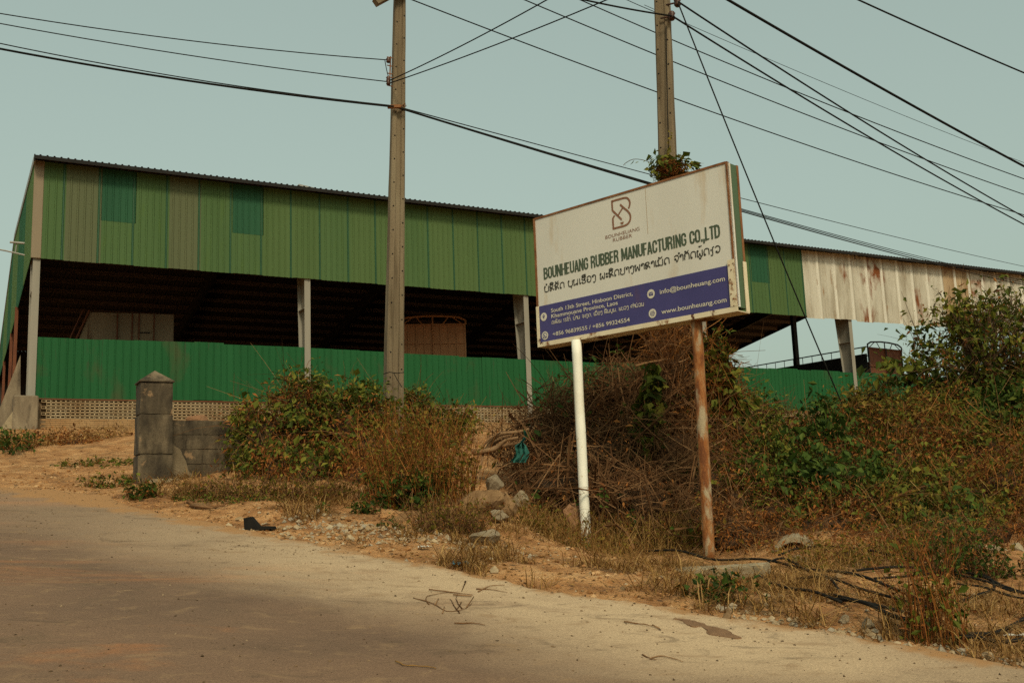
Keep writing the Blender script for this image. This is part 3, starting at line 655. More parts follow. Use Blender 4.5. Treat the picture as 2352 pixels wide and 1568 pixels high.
HEAVY = {
 'B': (6.6, [[(1, 0), (1, 10)], [(1, 9.2), (3.6, 9.2), (5, 8.6), (5.2, 7.2), (4.6, 5.9), (3.4, 5.4), (1, 5.4)], [(3.2, 5.4), (4.8, 4.8), (5.5, 3), (5, 1.3), (3.6, .8), (1, .8)]]),
 'O': (6.8, [[(1.1, 2.4), (1.1, 7.6), (1.8, 8.8), (3.3, 9.2), (4.8, 8.8), (5.5, 7.6), (5.5, 2.4), (4.8, 1.2), (3.3, .8), (1.8, 1.2), (1.1, 2.4), (1.1, 4)]]),
 'U': (6.8, [[(1.1, 10), (1.1, 2.4), (1.8, 1.2), (3.3, .8), (4.8, 1.2), (5.5, 2.4), (5.5, 10)]]),
 'N': (7.0, [[(1, 0), (1, 10)], [(1.3, 9.2), (5.3, .8)], [(5.6, 0), (5.6, 10)]]),
 'H': (7.0, [[(1, 0), (1, 10)], [(5.6, 0), (5.6, 10)], [(1, 5.1), (5.6, 5.1)]]),
 'E': (5.8, [[(1, 0), (1, 10)], [(1, 9.2), (5, 9.2)], [(1, 5.1), (4.6, 5.1)], [(1, .8), (5, .8)]]),
 'F': (5.4, [[(1, 0), (1, 10)], [(1, 9.2), (5, 9.2)], [(1, 5.0), (4.6, 5.0)]]),
 'A': (6.8, [[(.9, 0), (3.2, 9.6)], [(3.4, 9.6), (5.7, 0)], [(1.6, 2.6), (5.0, 2.6)]]),
 'G': (6.8, [[(5.4, 6.6), (5.3, 7.7), (4.8, 8.8), (3.3, 9.2), (1.8, 8.8), (1.1, 7.6), (1.1, 2.4), (1.8, 1.2), (3.3, .8), (4.8, 1.2), (5.4, 2.2), (5.4, 4.6), (3.4, 4.6)]]),
 'C': (6.6, [[(5.3, 6.4), (5.3, 7.7), (4.8, 8.8), (3.3, 9.2), (1.8, 8.8), (1.1, 7.6), (1.1, 2.4), (1.8, 1.2), (3.3, .8), (4.8, 1.2), (5.3, 2.3), (5.3, 3.8)]]),
 'R': (6.8, [[(1, 0), (1, 10)], [(1, 9.2), (3.6, 9.2), (5.0, 8.6), (5.3, 7.2), (4.7, 5.7), (3.4, 5.0), (1, 5.0)], [(3.6, 5.0), (4.9, 3.8), (5.3, 0)]]),
 'M': (8.6, [[(1, 0), (1, 10)], [(1.5, 9.4), (4.2, 1.2)], [(4.2, 1.2), (6.9, 9.4)], [(7.4, 0), (7.4, 10)]]),
 'T': (6.0, [[(3, 0), (3, 10)], [(.2, 9.2), (5.8, 9.2)]]),
 'I': (3.4, [[(1.4, 0), (1.4, 10)]]), 'L': (5.2, [[(1, 0), (1, 10)], [(1, .8), (4.8, .8)]]),
 'D': (6.8, [[(1, 0), (1, 10)], [(1, 9.2), (3.2, 9.2), (4.8, 8.6), (5.5, 7), (5.5, 3), (4.8, 1.4), (3.2, .8), (1, .8)]]),
 '.': (2.6, [[(1.2, 0), (1.2, 1.9)]]), ',': (2.8, [[(1.3, 1.7), (1.1, -1.6)]]), ' ': (3.4, [])}
def heavy_line(text_, x0, x1, z0, cap, w, y):
    adv = sum(HEAVY[c][0] for c in text_); sx = (x1 - x0) / adv; sz = cap / 10; cx = 0; mb = MB(); n_ = 0
    for c in text_:
        a, strokes = HEAVY[c]
        for st in strokes:
            flat = abs(st[0][1] - st[-1][1]) < .01 and len(st) == 2
            n_ += 1; ribbon(mb, [(x0 + (cx + p[0]) * sx, z0 + p[1] * sz) for p in st], w * (.72 if flat else 1), y - .0001 * (n_ % 4))
        cx += a
    return mb
def words_of(me, name, mat_, parent, gap):
    """one object for each word of a line"""
    n_ = len(me.vertices); co = np.zeros(n_ * 3, dtype=np.float32); me.vertices.foreach_get('co', co); co = co.reshape(-1, 3)
    fs = [tuple(p.vertices) for p in me.polygons]; lo = np.array([co[list(q), 0].min() for q in fs]); hi = np.array([co[list(q), 0].max() for q in fs])
    order = np.argsort(lo); groups = []; cur = -1e9
    for i in order:
        if lo[i] > cur + gap: groups.append([])
        groups[-1].append(i); cur = max(cur, hi[i]) if len(groups[-1]) > 1 else hi[i]
    for gset in groups:
        used = sorted({v_ for i in gset for v_ in fs[i]}); mp_ = {v_: j for j, v_ in enumerate(used)}
        m2 = bpy.data.meshes.new(name); m2.from_pydata([tuple(co[v_]) for v_ in used], [], [tuple(mp_[v_] for v_ in fs[i]) for i in gset]); m2.materials.append(mat_); m2.update()
        link(name, m2, parent)
    bpy.data.meshes.remove(me)

# ------------------------------------------------------------------ the company sign
SW, SHT, ST = 2.523, 1.478, .20
SANG = math.radians(-43.28)
SG = empty('billboard_sign', (.308, 11.16, 3.262), SANG, 'white and blue company billboard on one white and one rusty post', 'billboard')
M_panel = nmat('dusty_white_vinyl', [(.55, .52, .45), (.60, .57, .50)], 1.5, rough=.55, stretch=(1, 1, .3), fine=.10,
               spots=[((.44, .29, .14), 3.4, .58, .25, (1, 1, .22))])
M_blue = nmat('faded_blue_vinyl', [(.045, .040, .135), (.060, .052, .165)], 2, rough=.5, spots=[((.085, .045, .09), 3, .62, .18, (1, 1, .3))], fine=.10)
M_sgreen = nmat('green_letter_vinyl', [(.050, .072, .042), (.070, .092, .055)], 12, rough=.6)
M_sdark = nmat('dark_letter_vinyl', [(.035, .033, .022), (.045, .042, .030)], 12, rough=.6)
M_sbrown = nmat('brown_letter_vinyl', [(.19, .082, .042), (.22, .10, .055)], 12, rough=.6)
M_swhite = nmat('white_letter_vinyl', [(.52, .47, .37), (.58, .53, .43)], 12, rough=.6)
M_frame = nmat('chipped_white_frame', [(.58, .48, .31), (.68, .59, .42)], 5, rough=.6, fine=.12,
               spots=[((.20, .075, .022), 3.6, .57, .06), ((.09, .03, .010), 11, .62, .05)])
M_rframe = nmat('rusty_frame', [(.09, .036, .014), (.19, .075, .026), (.24, .11, .045)], 9, rough=.9, bump=.3)
M_side = nmat('green_side_panel', [(.055, .095, .045), (.075, .115, .058)], 3, rough=.6, stretch=V4, spots=[((.15, .075, .03), 5, .64, .1, V4)], fine=.12)
M_postw = nmat('white_post_paint', [(.68, .64, .53), (.75, .71, .60)], 3, rough=.55, spots=[((.22, .085, .02), 6.0, .70, .03), ((.50, .40, .25), 18, .64, .06), ((.55, .47, .33), 3, .55, .2, (1, 1, .3))], fine=.08)
M_postr = nmat('rusty_post', [(.13, .042, .012), (.22, .075, .018), (.27, .125, .045), (.25, .21, .14)], 13, rough=.9, stretch=(1.2, 1.2, .35), bump=.3, lo=.36, hi=.68,
               spots=[((.30, .23, .14), 9, .55, .10, (1.2, 1.2, .3)), ((.14, .18, .18), 4, .68, .06)], fine=.3)
MB().box(0, SW, .004, .055, .045, SHT - .012).build('panel', M_panel, SG)
MB().box(.014, SW - .075, -.0005, .0035, .042, .455).build('blue_band', M_blue, SG)
MB().box(1.5415, 1.5455, .0025, .006, .96, SHT - .03).build('panel_seam', nmat('rusty_seam', [(.30, .20, .11), (.42, .33, .22)], 6, rough=.8, stretch=(1, 1, .3)), SG)
f = MB(); f.box(0, SW - .02, -.004, .05, SHT - .02, SHT); f.box(0, SW - .02, ST - .05, ST, SHT - .02, SHT); f.box(0, SW - .02, .05, ST - .05, SHT - .014, SHT - .006)
f.build('top_frame', M_rframe, SG)
MB().box(-.022, .004, -.004, .045, .0, SHT - .004).build('side_frame', M_rframe, SG)
f = MB(); f.box(SW - .018, SW, -.006, .03, .05, SHT - .004); f.box(SW - .018, SW, ST - .03, ST + .006, .05, SHT - .004); f.build('side_frame', M_rframe, SG)
MB().box(SW - .012, SW - .004, .03, ST - .03, .04, SHT - .01).build('side_panel', M_side, SG)
MB().box(0, SW - .02, ST - .05, ST - .004, .04, SHT - .02).build('back_panel', M_side, SG)
f = MB(); f.box(-.02, SW + .008, -.014, -.006, -.005, .044); f.box(-.02, SW + .008, -.006, ST, -.005, .004); f.build('bottom_frame', M_frame, SG)
f = MB(); f.box(SW - .068, SW + .004, -.016, -.009, .046, .50); f.build('corner_plate', M_frame, SG)
MB().box(SW + .002, SW + .010, ST - .055, ST + .004, .006, .50).build('corner_plate', M_frame, SG)
MB().box(-.026, .012, -.010, -.003, .046, .455).build('corner_plate', M_frame, SG)
for z in (.12, .26, .40):
    for x, y in ((SW - .03, -.019), (SW - .05, -.019)):
        MB().tube([(x, y - .004, z + (.05 if x < SW - .04 else 0)), (x, y + .004, z + (.05 if x < SW - .04 else 0))], .007, 6).build('rivet', M_rframe, SG)
YT = -.0035
ym = .0012
def text(me, m, gap=.017): words_of(me, 'lettering', m, SG, gap)
text(heavy_line('BOUNHEUANG RUBBER MANUFACTURING CO.,LTD', .100, 2.392, .745, .134, .0205, ym).mesh('l', M_sgreen), M_sgreen, .022)
text(latin('BOUNHEUANG', .995, 1.443, 1.022, .036, ym, -.004), M_sbrown)
text(latin('RUBBER', 1.092, 1.343, .971, .036, ym, -.004), M_sbrown)
text(lao_line('ບໍລິສັດ ບຸນເຮືອງ ຜະລິດຢາງພາລາເມັດ ຈຳກັດຜູ້ດຽວ', .10, 2.385, .602, .066, .0115, ym).mesh('l', M_sdark), M_sdark, .03)
text(latin('South 13th Street, Hinboon District,', .190, 1.312, .357, .042, YT, .010), M_swhite)
text(latin('Khammouane Province, Laos', .190, 1.114, .294, .042, YT, .010), M_swhite)
text(lao_line('ຖະໜົນ 13ໃຕ້, ບ້ານ ຈະກູດ, ເມືອງ ຫີນບູນ, ແຂວງ ຄຳມ່ວນ', .19, 1.452, .226, .034, .0058, YT).mesh('l', M_swhite), M_swhite, .012)
text(latin('+856 96839555 / +856 99324554', .200, 1.257, .092, .042, YT, .010), M_swhite)
text(latin('info@bounheuang.com', 1.650, 2.408, .312, .045, YT, .010), M_swhite)
text(latin('www.bounheuang.com', 1.655, 2.410, .106, .045, YT, .010), M_swhite)
# emblem: a letter B of bands with a tapping blade and a cup
b = MB(); W_ = .021
ribbon(b, [(1.107, 1.330), (1.107, 1.412)] , W_, ym); ribbon(b, [(1.097, 1.412), (1.25, 1.412)] + smooth2([(1.25, 1.412), (1.305, 1.402), (1.336, 1.362), (1.336, 1.318), (1.318, 1.285)], 4), W_, ym)
ribbon(b, [(1.107, 1.335), (1.107, 1.312), (1.222, 1.186)], W_, ym - .0003)
ribbon(b, [(1.212, 1.352), (1.262, 1.300)] + smooth2([(1.262, 1.300), (1.312, 1.252), (1.336, 1.205), (1.330, 1.155), (1.295, 1.122), (1.25, 1.112)], 4) + [(1.10, 1.112)], W_, ym)
ribbon(b, [(1.107, 1.106), (1.107, 1.225), (1.132, 1.250)], W_, ym - .0003)
ribbon(b, [(1.246, 1.312), (1.168, 1.232)], .016, ym - .0006)
b.add([(1.198, ym, 1.158), (1.25, ym, 1.158), (1.236, ym, 1.134), (1.212, ym, 1.134)], [(0, 3, 2, 1)])
disc(b, 1.226, 1.174, .005, ym, 8)
b.build('emblem', M_sbrown, SG)
for nm, cx, cz in (('pin_icon', .079, .326), ('phone_icon', .086, .114), ('mail_icon', 1.541, .333), ('globe_icon', 1.546, .131)):
    b = MB(); disc(b, cx, cz, .047, YT); o = b.build(nm, M_swhite, SG)
    d = MB(); y_ = YT - .0012
    if nm == 'pin_icon':
        disc(d, cx, cz + .009, .016, y_, 16); d.add([(cx - .015, y_, cz + .004), (cx + .015, y_, cz + .004), (cx, y_, cz - .028)], [(0, 2, 1)]); d.build('pin_mark', M_blue, o)
        e_ = MB(); disc(e_, cx, cz + .009, .006, y_ - .001, 10); e_.build('pin_centre', M_swhite, o)
    elif nm == 'mail_icon':
        d.add([(cx - .026, y_, cz - .018), (cx + .026, y_, cz - .018), (cx + .026, y_, cz + .019), (cx - .026, y_, cz + .019)], [(0, 1, 2, 3)]); d.build('envelope_mark', M_blue, o)
        e_ = MB(); ribbon(e_, [(cx - .026, cz + .017), (cx, cz - .004), (cx + .026, cz + .017)], .006, y_ - .001); e_.build('flap_line', M_swhite, o)
    elif nm == 'globe_icon':
        disc(d, cx, cz, .028, y_, 20); d.build('globe_mark', M_blue, o); e_ = MB()
        ribbon(e_, [(cx, cz - .028), (cx, cz + .028)], .004, y_ - .001); ribbon(e_, [(cx - .028, cz + .009), (cx + .028, cz + .009)], .004, y_ - .0013); ribbon(e_, [(cx - .028, cz - .009), (cx + .028, cz - .009)], .004, y_ - .0013)
        ribbon(e_, [(cx + .013 * math.cos(q), cz + .027 * math.sin(q)) for q in np.linspace(0, 6.28, 16)], .004, y_ - .0016); e_.build('globe_lines', M_swhite, o)
    else:
        ribbon(d, [(cx + .029 * math.cos(q), cz + .029 * math.sin(q)) for q in np.linspace(0, 6.2, 20)], .007, y_); ribbon(d, smooth2([(cx - .012, cz + .014), (cx - .010, cz - .002), (cx + .002, cz - .012), (cx + .015, cz - .012)], 3), .010, y_ - .0005)
        d.add([(cx - .03, y_, cz - .03), (cx - .012, y_, cz - .026), (cx - .026, y_, cz - .012)], [(0, 1, 2)]); d.build('handset_mark', M_blue, o)
# posts (world positions turned into the sign's own frame)
SINV = (Matrix.Translation(Vector((.308, 11.16, 3.262))) @ Matrix.Rotation(SANG, 4, 'Z')).inverted()
pA = SINV @ pt(1324, 790, 10.78); pB = SINV @ pt(1348, 1275, 10.66)
pA.z = -.006
nn = 14; MB().tube([pB + (pA - pB) * (i / nn) + Vector((.0015 * math.sin(i * 1.1), 0, 0)) for i in range(nn + 1)], [.052 + (.002 if i % 5 == 3 else 0) for i in range(nn + 1)], 16).build('white_post', M_postw, SG, smooth=True)
pA = SINV @ pt(1600, 735, 9.86); pB = SINV @ pt(1630, 1292, 9.70); pA.z = -.006
MB().tube([pB + (pA - pB) * (i / nn) for i in range(nn + 1)], .055, 16).build('rusty_post', M_postr, SG, smooth=True)

# ------------------------------------------------------------------ utility poles
def pole(name, label, base, top, wb, wt, yaw):
    root = empty(name, base, 0, label, 'utility pole', 'concrete utility poles'); ax = top - base; L_ = ax.length; axn = ax.normalized()
    # H-like section: recess on the two broad faces
    def prof(w):
        d_ = w * .78; c = w * .10; q = w * .20; r_ = w * .10
        P_ = [(-w / 2 + c, -d_ / 2), (-q, -d_ / 2), (-q + r_ * .5, -d_ / 2 + r_), (q - r_ * .5, -d_ / 2 + r_), (q, -d_ / 2), (w / 2 - c, -d_ / 2), (w / 2, -d_ / 2 + c), (w / 2, d_ / 2 - c), (w / 2 - c, d_ / 2),
              (q, d_ / 2), (q - r_ * .5, d_ / 2 - r_), (-q + r_ * .5, d_ / 2 - r_), (-q, d_ / 2), (-w / 2 + c, d_ / 2), (-w / 2, d_ / 2 - c), (-w / 2, -d_ / 2 + c)]
        return [(x * math.cos(yaw) - y * math.sin(yaw), x * math.sin(yaw) + y * math.cos(yaw)) for x, y in P_]
    NS = 24; vs = []; n_ = 16
    for i in range(NS + 1):
        s_ = i / NS; c = axn * (L_ * s_)
        for x, y in prof(wb + (wt - wb) * s_): vs.append((c.x + x + random.uniform(-.0025, .0025), c.y + y + random.uniform(-.0025, .0025), c.z))
    fs = [(i * n_ + k, i * n_ + (k + 1) % n_, (i + 1) * n_ + (k + 1) % n_, (i + 1) * n_ + k) for i in range(NS) for k in range(n_)] + [tuple(range(NS * n_, NS * n_ + n_))]
    MB().add(vs, fs).build('shaft', M_pole, root)
    z = 1.2
    while z < L_ - .1:
        for sx_ in (-.32, .33):
            w = wb + (wt - wb) * z / L_; x, y = w * sx_, -w * .39
            c = axn * (z + (.11 if sx_ > 0 else 0)); p = Vector((x * math.cos(yaw) - y * math.sin(yaw), x * math.sin(yaw) + y * math.cos(yaw), 0)) + c
            nrm = Vector((math.sin(yaw), -math.cos(yaw), 0)); MB().tube([p - nrm * .01, p + nrm * .003], .011, 8).build('hole_shade_disc', M_hole_shade, root)  # dark disc set slightly proud, standing for the shade in a bolt hole
        z += .34
    return root, axn
b1, t1 = pt(900, 1022, 13.6), pt(919, -70, 13.6)
b1.z -= .3
PL1, ax1 = pole('utility_pole', 'square concrete utility pole rising from the leafy mound left of the billboard', b1, t1, .262, .150, math.radians(24))
b2, t2 = pt(1557, 1060, 12.7), pt(1519, -60, 12.7)
b2.z -= .2
PL2, ax2 = pole('utility_pole', 'square concrete utility pole wrapped in creepers directly behind the billboard', b2, t2, .262, .192, math.radians(-20))
def to1(p): return p - b1
def to2(p): return p - b2
# insulator rack and wire clamps on the first pole
rk = MB(); a, c = to1(pt(897, 130, 13.48)), to1(pt(895, 198, 13.48)); rk.tube([a, c], .010, 6)
for yv in (131, 150, 168, 176, 196): rk.tube([to1(pt(889, yv, 13.46)), to1(pt(902, yv + 3, 13.5))], .008, 5)
rko = rk.build('insulator_rack', M_rframe, PL1)
for yv in (139, 182, 190):
    q = to1(pt(892, yv, 13.46)); MB().tube([q + Vector((0, 0, .035)), q + Vector((0, 0, .02)), q, q - Vector((0, 0, .02)), q - Vector((0, 0, .035))], [.022, .034, .024, .034, .022], 10).build('insulator', M_ceramic, rko, smooth=True)
q = to1(pt(905, 245, 13.44)); MB().box(q.x - .09, q.x + .10, q.y - .02, q.y + .03, q.z - .02, q.z + .02).tube([q + Vector((.10, 0, .0)), q + Vector((.16, 0, .04)), q + Vector((.17, 0, .0)), q + Vector((.12, 0, -.01))], .008, 5).build('wire_clamp', M_rframe, PL1)
q = to1(pt(862, 6, 13.3)); e_ = to1(pt(1010, -74, 13.7))
MB().prism([(-.06, -.05), (.06, -.05), (.06, .05), (-.06, .05)], q, e_).build('crossarm', M_pole, PL1)
for (u_, v_) in ((1543, 37), (1556, 6)):
    q = to2(pt(u_, v_, 12.55)); MB().tube([q + Vector((0, 0, .06)), q + Vector((0, 0, .03)), q, q - Vector((0, 0, .03)), q - Vector((0, 0, .06))], [.03, .05, .034, .05, .03], 10).tube([q, q - Vector((.14, -.06, 0))], .012, 6).build('insulator', M_ceramic, PL2, smooth=True)
MB().tube([to2(pt(904, 824, 12.7)) * 0 + to2(pt(1530, 60, 12.58)), to2(pt(1541, 700, 12.52))], .006, 5).build('ground_wire', M_wire, PL2)
q = to1(pt(905, 857, 13.4)); MB().tube([q + Vector((-.14, .02, 0)), q + Vector((-.05, -.06, .01)), q + Vector((.04, -.06, -.01)), q + Vector((.13, .02, .01))], .006, 5).tube([q + Vector((0, -.06, 0)), q + Vector((.05, -.07, -.1)), q + Vector((.11, -.05, -.2))], .005, 5).build('tie_wire', M_wire, PL1)

# ------------------------------------------------------------------ overhead wires
def wire(label, a, c, r, sag=0.0, n_=16, name='overhead_wire', group='overhead wires'):
    mid = (a + c) / 2; b = MB(); P_ = []
    for i in range(n_ + 1):
        s_ = i / n_; p = a + (c - a) * s_; P_.append(p - Vector((0, 0, sag * 4 * s_ * (1 - s_))))
    for end, nxt, at0 in ((P_[0], P_[1], True), (P_[-1], P_[-2], False)):      # spans go on to poles out of view
        d_ = end - Vector((0, 0, EYE)); q = (d_.dot(Rv) / d_.dot(Fv) * FPX + 1176, 784 - d_.dot(Uv) / d_.dot(Fv) * FPX)
        if not (0 < q[0] < 2352 and 0 < q[1] < 1568):
            g_ = (end - nxt).normalized(); e2 = end + Vector((g_.x, g_.y, g_.z * .5)) * 9; e3 = e2 + Vector((g_.x, g_.y, 0)) * 16
            P_ = [e3, e2] + P_ if at0 else P_ + [e2, e3]
    o = b.tube(P_, r, 5).build(name, M_wire, smooth=True); return tag(o, label, 'wire', group)
wire('topmost thin wire running left from the insulator rack of the near-left pole', pt(-260, -14, 11.8), pt(889, 138, 13.46), .0075, .10)
wire('second thin wire running left from the insulator rack of the near-left pole', pt(-260, 4, 12.1), pt(891, 188, 13.46), .0075, .08)
wire('thin wire just above the thick cable left of the near-left pole', pt(-260, 42, 12.4), pt(903, 243, 13.45), .008, .12)
wire('thick black cable sloping down to the clamp on the near-left pole', pt(-260, 60, 12.4), pt(905, 245, 13.43), .016, .10)
wire('wire climbing steeply right from the near-left pole, the upper of two', pt(893, 186, 13.46), pt(1330, -42, 10.5), .008, .04)
wire('wire climbing right from the near-left pole, the lower of two', pt(893, 192, 13.46), pt(1560, -72, 10.2), .008, .05)
wire('slack connecting wire beside the insulator rack on the near-left pole', pt(884, 139, 13.44), pt(893, 178, 13.44), .006, .03)
for (dy0, dy1, dyr, r_, lb) in ((0, 0, 0, .013, 'lowest black cable of the bundle passing behind the billboard'), (-1, -5, -5, .010, 'middle black cable of the bundle passing behind the billboard'),
                            (-1, -10, -10, .009, 'upper black cable of the bundle passing behind the billboard'), (-2, -27, -42, .008, 'single wire above the cable bundle passing behind the billboard')):
    wire(lb, pt(909, 246 + dy0, 13.45), pt(2420, 668 + dyr, 36), r_, .20 if r_ > .0085 else .12, 40)
wire('lowest of the long wires crossing above the billboard down to the right', pt(900, -18, 11.5), pt(2400, 508, 17), .008, .12, 30)
wire('second lowest long wire crossing above the billboard down to the right', pt(1120, -36, 11.8), pt(2400, 463, 17), .008, .10, 30)
wire('third lowest long wire crossing behind the pole above the billboard', pt(1260, -32, 13.4), pt(2400, 428, 17.5), .0085, .10, 30)
wire('hair-thin wire crossing the sky right of the pole behind the billboard', pt(1480, 12, 13.2), pt(2400, 392, 18), .004, .06, 30)
wire('thick wire running right from the lower insulator of the pole behind the billboard', pt(1545, 38, 12.5), pt(2420, 551, 20), .013, .10, 30)
wire('thick wire running right from the upper insulator of the pole behind the billboard', pt(1558, 5, 12.5), pt(2420, 536, 20), .013, .10, 30)
wire('thickest black cable crossing the sky at upper right', pt(1600, -42, 10.0), pt(2420, 418, 14), .016, .04, 24)
wire('wire in the top right corner of the sky', pt(1880, -42, 10.0), pt(2420, 196, 12), .010, .02, 16)
wire('thick wire reaching the lower insulator of the pole behind the billboard from the left', pt(1290, -12, 12.0), pt(1543, 37, 12.5), .012, .02, 12)
wire('thin wire meeting the back of the pole behind the billboard from the upper left', pt(1410, -14, 12.6), pt(1520, 34, 12.8), .005, .01, 8)
GUY = gp(1992, 1062)
wire('taut guy wire slanting from the pole behind the billboard down into the hedge', pt(1558, 8, 12.5), GUY, .010, .10, 24, 'guy_wire', None)

# ------------------------------------------------------------------ masonry by the road
def gn(x, y):
    """ground height with its small bumps"""
    z = gz(x, y); w = float(edge_w(x, y)); _, k = shed_tk(x, y)
    r_ = float(sstep(0.05, 0.7, w)) * (1 - float(sstep(-1.2, 0, k)))
    if r_ > .01: z += r_ * bumps(x, y)
    return z
def rough_box(x0, x1, y0, y1, z0, z1, amp=.007, n_=7, chip=.02, seed=0.0):
    """a block with worn faces and chipped edges"""
    bm = bmesh.new(); bmesh.ops.create_cube(bm, size=1.0); bmesh.ops.subdivide_edges(bm, edges=bm.edges[:], cuts=n_, use_grid_fill=True)
    c = Vector(((x0 + x1) / 2, (y0 + y1) / 2, (z0 + z1) / 2)); d = Vector((x1 - x0, y1 - y0, z1 - z0))
    for v in bm.verts:
        e_ = sorted([abs(v.co.x), abs(v.co.y), abs(v.co.z)]); p = Vector((v.co.x * d.x, v.co.y * d.y, v.co.z * d.z)) + c
        q = mnoise.noise(p * 9 + Vector((seed, 0, 0))); k = 1 if e_[1] > .49 else 0
        inw = (c - p).normalized(); p += inw * (amp * (.5 + q) + k * chip * max(0, .35 + mnoise.noise(p * 6 + Vector((0, seed, 3)))))
        v.co = p
    b = MB(); bm.verts.ensure_lookup_table(); b.add([v.co.copy() for v in bm.verts], [[w.index for w in f_.verts] for f_ in bm.faces]); bm.free(); return b
pb_ = pt(350, 1116, 12.4); pt_ = pt(350, 851, 12.4); HP = pt_.z - pb_.z
GPI = empty('gate_pillar', (pb_.x, pb_.y, pb_.z), FA, 'stained concrete gate pillar with a pyramid cap at the left roadside', 'pillar')
wP = .19
zz = [-.35, HP * .262, HP * .605, HP * .885]
for i in range(3):
    ww = wP + (.012 if i == 0 else .006 if i == 1 else 0)
    rough_box(-ww, ww, -ww, ww, zz[i] + .006, zz[i + 1] - .006, .004, 9, .012, i * 5.0).build('pillar_block', M_concrete, GPI)
MB().box(-wP + .012, wP - .012, -wP + .012, wP - .012, 0, zz[3] - .01).build('pillar_core', M_concrete, GPI)
c = wP + .014; z0 = zz[3]; MB().add([(-c, -c, z0), (c, -c, z0), (c, c, z0), (-c, c, z0), (-c, -c, z0 + .016), (c, -c, z0 + .016), (c, c, z0 + .016), (-c, c, z0 + .016), (0, 0, HP)],
    [(3, 2, 1, 0), (0, 1, 5, 4), (1, 2, 6, 5), (2, 3, 7, 6), (3, 0, 4, 7), (4, 5, 8), (5, 6, 8), (6, 7, 8), (7, 4, 8)]).build('cap', M_concrete, GPI)
rough_box(-.10, .34, -.40, -.19, -.12, .075, .012, 5, .05).build('plinth', M_conc_pale, GPI)
wb_ = pt(387, 1100, 12.55); wt_ = pt(387, 964, 12.55)
BWL = empty('block_wall', (wb_.x, wb_.y, wb_.z), FA, 'low stained concrete block wall beside the gate pillar, its plaster cracked', 'wall')
HW = wt_.z - wb_.z; CHb = HW / 4
for c in range(5):
    x = .0 - (.2 if c % 2 else 0); z = HW - CHb * (c + 1)
    while x < 2.2:
        x0, x1 = max(x, .0), min(x + .4, 2.3)
        if x1 - x0 > .06: rough_box(x0 + .003, x1 - .003, random.uniform(-.006, .006), .14, z + .001, z + CHb - .001, .004, 3, .007, x * 3 + c).build('wall_block', M_concrete, BWL)
        x += .4
MB().box(.01, 2.3, .012, .13, -.3, HW - .012).build('mortar_core', M_concrete, BWL)
P_ = [(0, HW * .62), (.06, HW * .56), (.13, HW * .50), (.16, HW * .40), (.20, HW * .30), (.235, HW * .13), (.29, HW * .06), (.36, -.02), (.44, -.10), (.5, -.25), (0, -.25)]
n_ = len(P_); MB().add([(x, -.022, z) for x, z in P_] + [(x, .0, z) for x, z in P_], [tuple(range(n_ - 1, -1, -1))] + [(i, (i + 1) % n_, n_ + (i + 1) % n_, n_ + i) for i in range(n_)]).build('plaster_patch', nmat('old_plaster', [(.13, .095, .055), (.20, .15, .09)], 3, rough=1, bump=.4, bscale=30, fine=.15), BWL)

